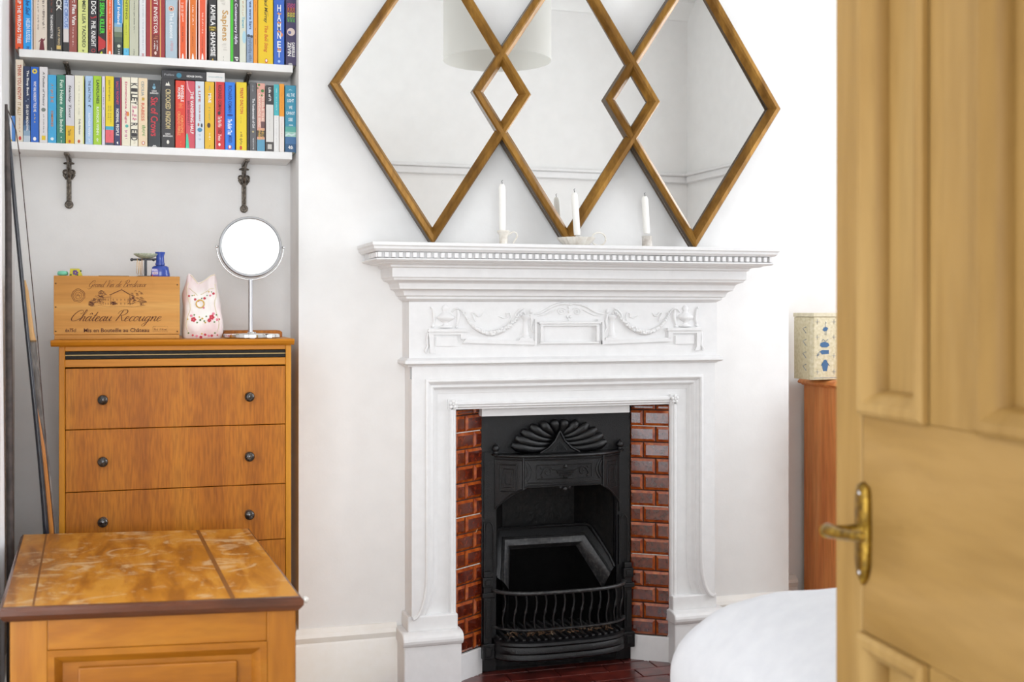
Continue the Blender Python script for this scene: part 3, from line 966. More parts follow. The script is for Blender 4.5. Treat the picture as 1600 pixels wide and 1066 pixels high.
# grate floor bars
mb = MB()
for i in range(19):
    a = -.19 + .38 * i / 18
    mb.box(AX(a) - .0045, AX(a) + .0045, INY - bow(a, .088) + .004, INY + .12, .106, .116)
mb.build('grate_bars', M['iron_edge'], ins, bevel=.0015)
mb = MB(); rnd = random.Random(2)
for i in range(90):
    a = rnd.uniform(-.17, .17)
    c = Vector((AX(a), INY - rnd.uniform(.0, .055), .120))
    d = Vector((rnd.uniform(-1, 1), rnd.uniform(-1, 1), rnd.uniform(-.1, .5))).normalized() * rnd.uniform(.004, .012)
    mb.tube([c - d * .5, c + d], rnd.uniform(.0008, .0022), n=5)
o = mb.build('straw_litter', M['ash'], ins); o['kind'] = 'stuff'; o['label'] = 'brown dry litter behind the bars'
# fireback hopper: bevelled frame and sloping bricks
mb = MB()
def ring(pts, r):
    mb.tube(pts, r, n=8)
fr_o = [(-.188, INY + .012, .285), (-.180, INY + .03, .315), (-.158, INY + .105, .398), (-.148, INY + .112, .405), (.132, INY + .112, .405), (.148, INY + .105, .398), (.181, INY + .03, .318), (.188, INY + .012, .290)]
ring([(AX(a), y, z) for a, y, z in fr_o], .0055)
fr_i = [(-.172, INY + .004, .272), (-.164, INY + .03, .300), (-.142, INY + .095, .380), (.122, INY + .095, .380), (.164, INY + .03, .300), (.172, INY + .004, .276)]
rows = [[(AX(a), y, z) for a, y, z in [fr_o[0], fr_o[1], fr_o[3], fr_o[4], fr_o[6], fr_o[7]]], [(AX(a), y, z) for a, y, z in fr_i]]
mb.grid(rows)
ring([(AX(a), y, z) for a, y, z in fr_i], .0035)
mb.build('hopper_frame', M['iron'], ins, smooth=40)
mb = MB()
lo_ = [(-.150, INY + .012, .225), (-.136, INY + .05, .26), (-.116, INY + .105, .342), (.098, INY + .105, .342), (.138, INY + .05, .26), (.15, INY + .012, .225)]
vl = [(-.160, INY + .03, .10), (-.14, INY + .07, .10), (-.11, INY + .14, .10), (.075, INY + .14, .10), (.132, INY + .07, .10), (.16, INY + .03, .10)]
lip = [(a * .97, y - .010, z - .004) for a, y, z in fr_i]
lip2 = [(a * .90, y - .012, z - .022) for a, y, z in fr_i]
mb.grid([[(AX(a), y, z) for a, y, z in fr_i], [(AX(a), y, z) for a, y, z in lip], [(AX(a), y, z) for a, y, z in lip2], [(AX(a), y, z) for a, y, z in lo_]])
mb.build('fire_brick', M['iron_edge'], ins, smooth=50)
mb = MB()
mb.grid([[(AX(a), y, z) for a, y, z in lo_], [(AX(a), y, z) for a, y, z in vl]])
mb.build('brick_hollow', M['soot'], ins)
# ash opening
mb = MB()
mb.box(AX(-.190), AX(.190), INY + .004, INY + .02, .0095, .105)
mb.tube([(AX(a), INY - .0, .018 + .03 * (1 - (a / .19) ** 2) * .0) for a in (-.19, 0, .19)], .004, n=6)
mb.build('ash_cover', M['iron_rough'], ins)
# hanging wire beside the grate
o = MB().tube([P(748, 822, 3.325), P(741, 838, 3.322), P(736, 846, 3.318), P(733, 856, 3.315), P(728, 863, 3.31)], .0009, n=6).build('copper_wire', plain('#c9a27a', .4), loc=P(748, 822, 3.325), smooth=60)
tag(o, 'thin pale wire hanging across the narrow brown tile panel', 'wire')

# ================================================================== gilt lattice mirror
MY = 3.272
mir = thing('wall_mirror', (1.183, MY, 1.253), 'large mirror of three interlocking gilt framed diamonds leaning above the mantel', 'mirror')
MC = [.776, 1.183, 1.590]; HWd, HHd, MZ = .292, .440, 1.695
# gilt frames, mitred section
def dia(cx, off):
    k = off / sin(atan2(HWd, HHd)); kz = off / sin(atan2(HHd, HWd))
    # offset inward by 'off'
    L = sqrt(HWd ** 2 + HHd ** 2)
    dx = off * L / HHd; dz = off * L / HWd
    return [(cx - HWd + dx, MZ), (cx, MZ + HHd - dz), (cx + HWd - dx, MZ), (cx, MZ - HHd + dz)]
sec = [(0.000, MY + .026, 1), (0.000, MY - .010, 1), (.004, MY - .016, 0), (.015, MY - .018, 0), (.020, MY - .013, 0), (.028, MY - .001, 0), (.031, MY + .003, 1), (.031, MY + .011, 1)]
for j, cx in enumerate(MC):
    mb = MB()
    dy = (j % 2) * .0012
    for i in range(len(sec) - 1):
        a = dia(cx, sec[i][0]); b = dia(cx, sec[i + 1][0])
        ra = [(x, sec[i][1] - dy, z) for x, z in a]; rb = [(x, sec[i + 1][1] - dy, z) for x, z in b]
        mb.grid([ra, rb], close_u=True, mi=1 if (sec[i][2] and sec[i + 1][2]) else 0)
    a = dia(cx, 0); b = dia(cx, .031)
    mb.grid([[(x, MY + .026, z) for x, z in a], [(x, MY + .012, z) for x, z in b]], close_u=True, mi=1)
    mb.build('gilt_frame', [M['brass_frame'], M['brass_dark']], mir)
# panes: three large, two small
gy = MY + .004
KT = .014      # the glass sits a touch out of square with the wall
def pane(poly):
    m_ = MB().prism(poly, gy, gy + .003)
    m_.v = [(x, y + KT * (x - 1.18), z) for x, y, z in m_.v]
    m_.build('mirror_pane', M['mirror'], mir)
sp = (MC[1] - MC[0]) / 2
hx = HWd - sp; hz = HHd * hx / HWd
for j, cx in enumerate(MC):
    poly = [(cx - HWd, MZ), (cx, MZ + HHd), (cx + HWd, MZ), (cx, MZ - HHd)]
    out = []
    if j == 0:
        out = [(cx - HWd, MZ), (cx, MZ + HHd), (cx + sp, MZ + hz), (cx + sp - hx, MZ), (cx + sp, MZ - hz), (cx, MZ - HHd)]
    elif j == 1:
        out = [(cx - sp, MZ + hz), (cx, MZ + HHd), (cx + sp, MZ + hz), (cx + sp - hx, MZ), (cx + sp, MZ - hz), (cx, MZ - HHd), (cx - sp, MZ - hz), (cx - sp + hx, MZ)]
    else:
        out = [(cx + HWd, MZ), (cx, MZ + HHd), (cx - sp, MZ + hz), (cx - sp + hx, MZ), (cx - sp, MZ - hz), (cx, MZ - HHd)]
    pane(out)
for cx in ((MC[0] + MC[1]) / 2, (MC[1] + MC[2]) / 2):
    pane([(cx - hx, MZ), (cx, MZ + hz), (cx + hx, MZ), (cx, MZ - hz)])

# ================================================================== candles and holders on the mantel
MZT = 1.2521
def candle_at(px_, py_top, py_bot, Y, lean, label):
    """taper with wick"""
    top = P(px_, py_top, Y); r = .0098
    bot = Vector((X_at(px_, Y) + lean, Y, Z_at(px_, py_bot, Y)))
    t = thing('candle', bot, label, 'candle', 'white candles on the mantel shelf')
    mb = MB()
    ax = (top - bot); h = ax.length
    mb.lathe(bot, [(r * .93, 0), (r, .01), (r, h - .012), (r * .9, h - .006), (r * .55, h), (.0001, h)], n=20, axis=ax)
    mb.build('wax', M['candle'], t, smooth=50)
    e = bot + ax
    MB().tube([e - Vector((0, 0, .002)), e + Vector((.0005, 0, .004)), e + Vector((-.0015, 0, .008)), e + Vector((.0015, 0, .011))], .0008, n=6).build('wick', M['wick'], t)
    return bot
YC = 3.20
z_base = MZT
# first holder: small chamberstick with ear handle
c = P(785, 377, YC); cx_ = c.x + .003
h1 = thing('chamberstick', (cx_, YC, z_base), 'small cream ceramic candle holder with looped ear handle', 'candle holder')
mb = MB()
mb.lathe((cx_, YC, z_base), [(.030, 0), (.031, .003), (.012, .006), (.0115, .012), (.0125, .03), (.017, .037), (.019, .040), (.017, .043), (.0135, .041), (.0105, .037), (.0105, .033)], n=24)
mb.build('cup', M['dish'], h1, smooth=50)
mb = MB()
hp = [(.012, .031), (.020, .036), (.030, .040), (.038, .037), (.041, .028), (.036, .018), (.030, .010), (.028, .005), (.037, .003)]
mb.tube([(cx_ + a, YC, z_base + z) for a, z in hp], .0027, n=8)
mb.build('handle', M['dish'], h1, smooth=60)
candle_at(784.5, 288, 361, YC, .001, 'tallest upright white candle, in the small holder with the ear handle')
# second: fluted dish with ring handle
c = P(900, 379, YC); cx_ = c.x
h2 = thing('fluted_candle_dish', (cx_, YC, z_base), 'fluted shell shaped cream dish with a ring handle holding a candle', 'candle holder')
mb = MB()
def rib(k, n, h): return 1 + .05 * (1 if k % 4 < 2 else -1) * min(1, h / .012)
mb.lathe((cx_, YC, z_base), [(.030, 0), (.034, .003), (.044, .014), (.052, .024), (.0535, .027), (.051, .026), (.042, .014), (.032, .006), (.001, .005)], n=72, rib=rib)
mb.lathe((cx_ - .003, YC, z_base + .005), [(.013, 0), (.013, .016), (.0108, .016), (.0108, .002)], n=20)
mb.build('fluted_dish', M['dish'], h2, smooth=60)
mb = MB()
mb.tube([(cx_ + .070 + .022 * cos(a), YC, z_base + .024 + .019 * sin(a)) for a in [radians(205 - 22 * i) for i in range(17)]], .0022, n=8)
mb.build('ring_handle', M['dish'], h2, smooth=60)
candle_at(897.5, 301, 367.5, YC, .0085, 'middle white candle leaning slightly, standing in the fluted dish')
# third: plain cylinder holder with saucer
c = P(1009, 379, YC); cx_ = c.x
h3 = thing('cylinder_candle_holder', (cx_, YC, z_base), 'plain pale stoneware cylinder candle holder on a flat saucer', 'candle holder')
mb = MB()
mb.lathe((cx_ + .004, YC, z_base), [(.034, 0), (.036, .003), (.034, .005), (.0155, .005), (.015, .008), (.0145, .032), (.016, .035), (.014, .036), (.0112, .034), (.011, .028)], n=28)
mb.build('holder_body', M['dish_grey'], h3, smooth=40)
candle_at(1007.5, 307, 365, YC, .006, 'shortest white candle with a bent tip, in the plain cylinder holder')

# ================================================================== pendant lamp (seen in the mirror)
PX, PY, PZ = 1.306, 2.24, 2.018
pl = thing('pendant_lamp', (PX, PY, CEIL), 'white drum pendant lamp reflected in the big mirror', 'lamp')
mb = MB()
mb.lathe((PX, PY, PZ), [(.205, 0), (.205, .30), (.2035, .30), (.2035, 0), (.205, 0)], n=64, caps=False)
mb.build('lamp_shade', M['shade'], pl, smooth=40)
mb = MB()
mb.tube([(PX, PY, PZ + .22), (PX, PY, CEIL)], .004, n=8)
mb.lathe((PX, PY, CEIL - .03), [(.045, .03), (.045, .01), (.01, 0)], n=24)
for k in range(3):
    a = 2 * pi * k / 3
    mb.tube([(PX, PY, PZ + .27), (PX + .202 * cos(a), PY + .202 * sin(a), PZ + .29)], .002, n=6)
mb.build('lamp_cord', M['shelf_white'], pl)
bl = MB().ball((PX, PY, PZ + .16), .03, n=16)
m_b, nt, b_ = new_mat('bulb_glass')
b_.inputs['Base Color'].default_value = (.9, .9, .88, 1)
bl.build('light_bulb', m_b, pl, smooth=60)
# ================================================================== shelves and books
SHY = 3.38
SZU, SZL = 1.763, 1.517
def shelf(xa, xb, zt, label):
    o = MB().box(X_at(xa, SHY), xb, SHY, BACKY - .001, zt - .021, zt).build('wall_shelf', M['shelf_white'], loc=(X_at(xa, SHY), BACKY, zt - .021), bevel=.0015)
    tag(o, label, 'shelf', 'white shelves in the alcove')
shelf(29.5, BX0 - .010, SZU, 'upper white shelf carrying the topmost row of books')
shelf(14.0, BX0 - .012, SZL, 'lower white shelf with cast brackets visible beneath it')

M['bracket'] = noisy('tarnished_bracket', ['#2c2723', '#5d544a', '#8b8174'], nscale=30, rough=0.38, metal=0.55, bump=.2, bscale=50)
def bracket(px_, zt, label):
    x = X_at(px_, BACKY); z = zt - .0215
    t = thing('shelf_bracket', (x, BACKY, z - .14), label, 'shelf bracket', 'cast iron shelf brackets')
    mb = MB(); y = BACKY - .001
    # wall strap with keyhole ends
    mb.box(x - .0065, x + .0065, y - .006, y, z - .125, z - .001)
    mb.tube([(x, y - .007, z - .118), (x, y - .010, z - .07), (x, y - .010, z - .02)], .0032, n=8)
    for sx in (-1, 1):
        mb.lathe((x + sx * .009, y, z - .040), [(.0085, 0), (.0085, .004), (.006, .006), (.0045, .006), (.004, .002)], n=14, axis=(0, -1, 0))
        mb.tube([(x, y - .006, z - .016), (x + sx * .008, y - .007, z - .015), (x + sx * .014, y - .006, z - .016)], [.0035, .0035, .002], n=8)
        mb.tube([(x + sx * .014, y - .003, z - .046), (x + sx * .006, y - .004, z - .060)], [.004, .003], n=8)
    mb.lathe((x, y, z - .130), [(.0115, 0), (.0115, .005), (.009, .008), (.0055, .008), (.005, .003)], n=16, axis=(0, -1, 0))
    mb.build('wall_strap', M['bracket'], t, bevel=.001, smooth=40)
    mb = MB()
    mb.box(x - .0065, x + .0065, y - .125, y, z - .006, z)
    mb.tube([(x, y - .010, z - .055), (x, y - .03, z - .026), (x, y - .07, z - .014), (x, y - .115, z - .006)], [.0045, .004, .0035, .003], n=8)
    mb.build('shelf_arm', M['bracket'], t, bevel=.001, smooth=40)
bracket(108, SZL, 'dark cast bracket under the lower shelf, towards the bows in the corner')
bracket(381, SZL, 'dark cast bracket under the lower shelf, above the round mirror')
bracket(107, SZU, 'dark cast bracket under the upper shelf, behind the grey and cream books')
bracket(384, SZU, 'dark cast bracket under the upper shelf, behind the thick yellow and grey books')

BKY = 3.386
def book(px0, px1, base, ytop, col, label, items=(), pages='page', depth=.104, bands=(), hgt=None, front=BKY, group=''):
    """an upright paperback: cover wrapped round its pages; items are printed on the spine.
    ytop: photo row of its top (or hgt in metres)"""
    x0, x1 = X_at(px0, front) + .0003, X_at(px1, front) - .0003
    xm = (px0 + px1) / 2
    zt = base + hgt if hgt else Z_at(xm, ytop, front)
    b = base + .0005
    mc = plain(col, .42)
    y1 = front + depth
    mb = MB()
    mb.box(x0, x1, front, front + .0018, b, zt)
    th = min(.0012, (x1 - x0) * .15)
    mb.box(x0, x0 + th, front + .0018, y1, b, zt); mb.box(x1 - th, x1, front + .0018, y1, b, zt)
    bk = mb.build('book', mc, loc=((x0 + x1) / 2, (front + y1) / 2, b), bevel=.0005, seg=1)
    tag(bk, label, 'book', group)
    MB().box(x0 + th, x1 - th, front + .0018, y1 - .002, b + .001, zt - .0015).build('page_block', M[pages], bk)
    W = x1 - x0
    def zz(py): return Z_at(xm, py, front)
    byc = {}
    for (ya, yb, c, *w) in bands:
        w = w[0] if w else (0, 1)
        byc.setdefault(('spine_band', c), MB()).box(x0 + W * w[0] + .00015, x0 + W * w[1] - .00015, front - .00025, front + .0002, max(zz(yb), b + .0002), min(zz(ya), zt - .0002))
    for it in items:
        kind = it[0]
        if kind == 't':      # sideways lettering: string, colour, y0, y1, w0, w1
            _, s_, c, ya, yb, w0, w1 = it[:7]
            sh = it[7] if len(it) > 7 else 0
            wm, wh = (w0 + w1) / 2, (w1 - w0) * .58; w0, w1 = max(.04, wm - wh), min(.96, wm + wh)
            byc.setdefault(('spine_lettering', c), MB()).text(s_, (x0 + W * w0, front - .0003, zz(ya)), (0, 0, -1), (1, 0, 0), zz(ya) - zz(yb), W * (w1 - w0), shear=sh)
        elif kind == 'u':    # upright lettering
            _, s_, c, ya, yb, w0, w1 = it[:7]
            byc.setdefault(('spine_lettering', c), MB()).text(s_, (x0 + W * w0, front - .0003, zz(yb)), (1, 0, 0), (0, 0, 1), W * (w1 - w0), zz(ya) - zz(yb))
        elif kind == 'o':    # round mark
            _, c, py, w, r = it[:5]
            rx = r * W; rz = it[5] * W if len(it) > 5 else rx
            m_ = byc.setdefault(('spine_mark', c), MB())
            n = 16; cc = (x0 + W * w, zz(py))
            off = .0005 + .0001 * sum(1 for q in items[:items.index(it)] if q[0] == 'o')
            m_.add([(cc[0] + rx * cos(2 * pi * k / n), front - off, cc[1] + rz * sin(2 * pi * k / n)) for k in range(n)], [tuple(range(n))])
        elif kind == 'p':    # free outline: colour, [(w, y)...]
            _, c, pts = it
            byc.setdefault(('spine_mark', c), MB()).add([(x0 + W * w, front - .0005, zz(y)) for w, y in pts], [tuple(range(len(pts)))])
        elif kind == 's':    # lines of print too small to read: strokes of uneven length
            _, c, ya, yb, w0, w1 = it
            rnd = random.Random(int(px0 * 10 + ya))
            m_ = byc.setdefault(('spine_lettering', c), MB())
            y = ya
            while y < yb:
                l = rnd.uniform(.5, 1.6)
                if rnd.random() > .2:
                    a_ = rnd.uniform(0, .45) * (w1 - w0); b_ = rnd.uniform(.65, 1) * (w1 - w0)
                    m_.box(x0 + W * (w0 + a_), x0 + W * (w0 + b_), front - .0004, front - .0001, zz(min(y + l * .75, yb)), zz(y))
                y += l + .35
    for (nm, c), m_ in byc.items():
        m_.build(nm, plain(c, .45), bk)
    return bk

GU = 'books on the upper shelf'
GL = 'books on the lower shelf'
W_ = '#f4f2ee'; K_ = '#1c1a1b'
def U(px0, px1, col, label, items=(), bands=(), hgt=.198, **k):
    return book(px0, px1, SZU, None, col, label, items, bands=bands, hgt=hgt, group=GU, **k)
U(23.8, 36, '#e8531c', 'bright orange book with white capitals, first of the upper shelf beside the side wall', [('t', 'BARKING UP THE WRONG TREE', W_, -34, 68, .3, .72), ('o', '#5b1c0c', 75, .5, .14)], front=3.386)
U(36.2, 51, '#169be8', 'sky blue book with black script and white author capitals', [('t', 'How to be Sad', '#123a7c', -28, 24, .3, .68, .3), ('t', 'HELEN RUSSELL', '#cfe6f6', 29, 67, .32, .72), ('s', '#0d3f86', 73, 79, .25, .7)], bands=[(-40, 120, '#eef2f4', (.9, 1))])
U(52, 73.6, '#dcc3ac', 'thick beige book with a small dancing figure in dark red', [('s', '#5c4a44', -20, 45, .62, .85), ('s', '#8b7a6c', -10, 47, .28, .42),
   ('p', '#6f1c28', [(.42, 80), (.5, 66), (.58, 62), (.52, 64), (.36, 66), (.38, 65), (.55, 61), (.6, 59), (.68, 61), (.78, 61), (.86, 58), (.84, 62), (.74, 64), (.78, 70), (.82, 78), (.62, 79), (.5, 80)])], bands=[(-60, 120, '#e2d5c5', (.18, 1))], hgt=.205)
U(74, 86, '#33312f', 'dark charcoal book with small white title and brown line above', [('t', "THE HANDMAID'S TALE", W_, 23, 60, .42, .7), ('s', '#8a4630', -20, 20, .42, .7), ('s', W_, 73, 81, .45, .62)], hgt=.19)
U(86.2, 97.5, '#3a3836', 'charcoal book with huge white capitals at its top and a tan square below', [('t', 'DUCK', '#efece4', -20, 17, .2, .85), ('t', 'LITTLE FIRES', '#c9b48a', 43, 70, .4, .65), ('p', '#d9b868', [(.2, 71), (.8, 71), (.8, 77), (.2, 77)])], hgt=.2)
U(98.8, 107.6, '#bccbe6', 'pale lavender blue book with blue capitals and a dark picture at its foot', [('t', 'THE NIGHT CIRCUS', '#4d72b8', -35, 43, .25, .8)], bands=[(45, 66, '#d9d2cf'), (66, 82, '#2c2926')], hgt=.185)
U(108, 120.4, '#9a4f45', 'rosy brown book with bold white sideways title', [('t', 'Summer: Flea Van', W_, -30, 39, .4, .85), ('s', '#e9d6cd', 43, 72, .35, .6)], hgt=.192)
U(121.6, 137.6, '#dbe08a', 'pale lime green book with thin black capitals', [('t', 'THREE WOMEN LISA TADDEO', '#3d4430', -42, 74, .45, .75), ('s', '#3d4430', 78, 83, .4, .65)], hgt=.2)
U(138.4, 152.2, '#262026', 'black book with white capitals and a red curved mark between them', [('t', 'SHOE DOG', W_, -24, 22, .32, .82), ('t', 'PHIL KNIGHT', W_, 33, 73, .32, .78), ('p', '#b4262c', [(.16, 26), (.45, 27.5), (.85, 24.5), (.95, 27), (.6, 28.5), (.3, 29.5)]), ('o', '#b4262c', 79, .55, .24), ('o', '#2a1a20', 79, .55, .16)], hgt=.2)
U(152.8, 165.2, '#2a1616', 'near black book with acid green capitals and a red flash at its foot', [('t', 'MY SISTER THE SERIAL KILLER', '#49e234', -50, 53, .28, .8), ('s', W_, 63, 77, .5, .8), ('p', '#c22a2c', [(.05, 56), (.5, 60), (.98, 64), (.98, 74), (.05, 80)]), ('p', '#c7cf1e', [(.1, 86), (.5, 80), (.7, 86)])], hgt=.196)
U(166, 177, '#ec5b1c', 'slim orange striped book beside the acid green lettered book', [('s', '#fbe5d8', -20, 46, .42, .62), ('s', '#8c3510', 50, 70, .42, .58), ('o', W_, 83, .5, .15, .35)], bands=[(-60, 120, '#f1e4dc', (0, .12)), (-60, 120, '#f1e4dc', (.86, 1))], hgt=.181)
U(178.2, 192, '#3c92d2', 'photographic book fading from blue sky to dark green', [('t', 'Family of Ireland', W_, -28, 38, .3, .68), ('o', '#d6dcc8', 72, .55, .2), ('s', W_, 77, 87, .42, .7)], bands=[(36, 42, '#7fb3d6'), (42, 50, '#9aa79a'), (50, 58, '#6d7a5e'), (58, 66, '#4b5a4b'), (66, 90, '#34403a'), (-60, 120, '#dfe8ee', (.93, 1))], hgt=.198)
U(192.8, 201.8, '#c9cf3e', 'olive yellow book with a small light blue foot', [('t', 'THE HUNTING', '#5b6120', -38, 30, .4, .72), ('s', '#7a8030', 35, 56, .42, .55), ('s', '#3b83a8', 79, 85, .35, .6)], bands=[(75.5, 120, '#62c0e6')], hgt=.194)
U(202.2, 216.4, '#c6c7b0', 'pale sage book with one faint dark line of print', [('s', '#63645a', -20, 52, .46, .6), ('s', '#6f7065', 77, 86, .44, .58)], hgt=.205)
U(217.4, 227.8, '#e3e4e6', 'off white book with grey print, beside the thick dark red book', [('s', '#9fa5ac', -20, 79, .5, .68), ('t', 'H', '#b8353b', 84, 88, .42, .75)], hgt=.2)
U(228.2, 257.6, '#9e262b', 'thick dark red book with gold stripes and white sideways capitals', [('t', 'THE INTELLIGENT INVESTOR', '#f3e6df', -66, 53, .42, .6), ('s', '#d98a62', 56, 61, .36, .66), ('s', W_, 64, 77, .4, .5), ('s', W_, 63, 79, .54, .64), ('o', '#f1d2c6', 83, .5, .06, .1)], bands=[(-60, 120, '#d8a45a', (.22, .29)), (-60, 120, '#d8a45a', (.73, .80)), (54, 92, '#7a2a1c', (.33, .69))], hgt=.215)
U(258.4, 276.8, '#b2c4cf', 'pale grey blue book with a red and white disc at its head and white lettering', [('t', 'The Lessons', '#eef2f4', 20, 60, .38, .68), ('s', '#cf9ea6', 62, 80, .4, .7), ('o', '#e6cdb9', 13.5, .5, .27), ('o', '#d1603c', 13.5, .5, .21), ('o', '#e9d9c8', 13.5, .5, .15), ('o', '#4a1c18', 14, .5, .09)], hgt=.2)
for a, b, c, lab, y0_ in ((279.2, 292.2, '#e85a1d', 'orange paperback with pale side stripes and two columns of white print', 4), (294.6, 308, '#e0741c', 'amber orange paperback with pale side stripes, between the two redder orange ones', 8), (309.6, 323, '#e85a32', 'coral orange paperback with pale side stripes, beside the black and gold book', 20)):
    it = [('s', '#fbe3d2', y0_, y0_ + 32, .42, .60), ('s', '#9c3c10', y0_ + 36, y0_ + 64, .42, .56), ('p', W_, [(.36, 93), (.42, 86), (.5, 83), (.58, 86), (.64, 93)])]
    if a < 280: it.append(('s', '#fbe3d2', 4, 24, .26, .40))
    U(a, b, c, lab, it, bands=[(-60, 120, '#f2e2d8', (.03, .17)), (-60, 120, '#f2e2d8', (.86, .98))], hgt=.181)
U(326, 338.6, '#2b2a2b', 'black book with bold white capitals parted by a gold patch', [('t', 'KAMILA', W_, 8, 40, .28, .8), ('t', 'SHAMSIE', W_, 50, 88, .28, .8), ('u', 'HOME', '#f3d75c', 41.8, 44.2, .12, .88), ('u', 'FIRE', '#f3d75c', 45.4, 47.8, .28, .7), ('p', '#c9a21c', [(.35, 95), (.5, 91), (.65, 95)])], bands=[(41, 48.6, '#5a4a12')], hgt=.198)
U(339.4, 360, '#e6e2d8', 'thick cream book with one large tan serif sideways word', [('t', 'Sapiens', '#c79a52', 16, 64, .28, .80), ('s', '#c9c4ba', 68, 79, .3, .8), ('s', '#8b877e', 86, 95, .45, .5), ('s', '#c9c4ba', -10, 8, .2, .7)], hgt=.22)
U(360.2, 374, '#454143', 'dark grey book with a neon green edge', [('t', 'Andrea: Contemporary Idylls', '#eadff0', -22, 69, .42, .78), ('t', 'p', W_, 89, 95, .48, .85)], bands=[(-60, 120, '#47c22c', (0, .30))], hgt=.198)
U(374.2, 384.6, '#d9dccb', 'pale mint cream book with a soft blue curve', [('s', '#b98a52', 2, 24, .4, .65), ('t', 'Tenet', '#58a7bd', 26, 44, .4, .75), ('o', '#a9d0dc', 58, .72, .3, 1.0)], hgt=.198)
U(385.4, 395.6, '#b4cbe8', 'pale blue book with dark blue sideways title above a grey speckled half', [('t', 'we were liars', '#33476f', 2, 46, .4, .8), ('o', '#3c4450', 56, .3, .25), ('o', '#3c4450', 57, .75, .22), ('s', '#5b6a80', 60, 96, .2, .8)], bands=[(55, 120, '#93a6bf')], hgt=.198)
U(396, 402.6, '#f09a1e', 'very slim orange book beside the thick yellow book', [('s', '#b5650f', 2, 20, .4, .6), ('s', '#b5650f', 44, 70, .4, .6)], hgt=.19)
U(403, 426.8, '#eec80a', 'thick yellow book with black and orange curling sideways title', [('t', 'Paul Murray', '#4b3b12', -4, 36, .38, .62, .25), ('t', 'The Bee Sting', '#d2691a', 40, 82, .38, .64, .25), ('o', '#c7541c', 95, .55, .10, .16), ('o', W_, 94.5, .55, .06, .1),
   ('p', '#4b3b12', [(.62, 17), (.66, 20), (.68, 26), (.66, 25), (.64, 20)]), ('p', '#4b3b12', [(.62, 60), (.66, 62), (.67, 66), (.65, 65), (.63, 62)])], bands=[(-60, 120, '#d6a50c', (.0, .05))], hgt=.21)
_l = [('u', ch, '#f3f1ea', y, y + 10.5, .33, .68) for ch, y in zip('HAMNET', (7.5, 22.5, 36.5, 50.5, 64.5, 79.5))]
_lf = [('p', '#e09a5e', [(.3, y + 2), (.45, y - 1), (.55, y + 1.5), (.72, y - .5), (.68, y + 3), (.5, y + 3)]) for y in (20, 34, 48, 76)]
_lf += [('p', '#e08a5e', [(.6, 55), (.7, 50), (.9, 54), (.75, 58)])]
U(427.6, 444.4, '#3566c4', 'royal blue book with six upright white capitals and small orange leaves', _l + _lf + [('o', '#9cc0ea', 96, .5, .13)], hgt=.198)
_c = ['#c9447a', '#d8703a', '#d9c83c', '#63bb4c', '#3f9fc9']
_t = []
for w0 in (.14, .40, .66):
    for i, (s_, c) in enumerate(zip(('TO', 'MO', 'RR', 'OW', '.'), _c)):
        if s_ != '.': _t.append(('t', s_, c, 5 + i * 7.6, 12.2 + i * 7.6, w0, w0 + .2))
U(446.4, 463, '#40365c', 'dark violet book with rainbow lettering and a pale moon', _t + [('o', '#dcc8bf', 50, .5, .38), ('o', '#6b6a99', 51, .36, .16), ('t', 'GABRIELLE', W_, 66, 89, .60, .86), ('t', 'ZEVIN', W_, 66, 88, .2, .5), ('s', W_, 99, 101.5, .2, .8)], hgt=.2)

def Lb(px0, px1, yt, col, label, items=(), bands=(), **k):
    return book(px0, px1, SZL, yt, col, label, items, bands=bands, group=GL, **k)
Lb(14.6, 23.6, 181, '#4d86cc', 'short blue and white booklet tucked behind the bow tip', [('o', '#d8b81e', 220, .2, .3)], bands=[(150, 240, '#e8e8ea', (0, .42))])
Lb(24.2, 36, 93, '#e6d8c4', 'tall cream book with rust red sideways capitals, beside the navy one', [('t', 'THINK YOU KNOW', '#b85a3a', 101, 156, .3, .75), ('t', 'IT ALL?', '#a8884e', 160, 180, .3, .7), ('s', '#c9a07e', 184, 210, .4, .65), ('o', '#c9372a', 216, .6, .18, .3)])
Lb(36.4, 47.4, 103.5, '#1f2f52', 'navy book fading to pale grey at its foot', [('t', 'The Sleep Book', W_, 110, 150, .42, .78), ('t', 'DR GUY MEADOWS', W_, 164, 204, .42, .72), ('o', '#b8c6dc', 155, .7, .07), ('o', '#b8c6dc', 158, .4, .06)], bands=[(188, 196, '#2f4d78'), (196, 204, '#55779c'), (204, 212, '#8ea8bf'), (212, 240, '#c0ccd6')])
Lb(47.8, 60.6, 104.5, '#1b62c4', 'royal blue book with a yellow sunflower disc at its head', [('o', '#e2c93c', 111.5, .5, .33), ('o', '#2a4f9a', 111.5, .5, .13), ('t', "WHY HAS NOBODY TOLD ME", W_, 127, 175, .38, .68), ('s', '#e2c93c', 178, 194, .4, .62), ('o', W_, 217, .5, .2, .26)])
Lb(61.4, 74.4, 104.5, '#e0dcdc', 'white book with a small globe and a yellow square at its foot', [('t', 'A Pocket of Victory', '#5a5a5c', 112, 166, .35, .65, .2), ('o', '#77807a', 171.5, .5, .27), ('s', '#55504e', 179, 207, .45, .6), ('p', '#e3c21e', [(.28, 212), (.75, 212), (.75, 219), (.28, 219)])])
Lb(74.8, 88.2, 117, '#38a6d8', 'turquoise blue book with orange sideways lettering', [('s', '#cf7f2f', 131, 160, .25, .7), ('t', 'OMBRES', '#cf7f2f', 173, 198, .38, .62), ('o', '#dfeef4', 217, .5, .2)])
Lb(88.6, 101.8, 117, '#2f7f68', 'deep teal green book with pale serif sideways title', [('t', 'Fun Home', '#d8ead8', 125, 163, .4, .78), ('t', 'Alison Bechdel', '#d8ead8', 167, 207, .4, .74), ('s', '#d8ead8', 214, 223, .45, .65)])
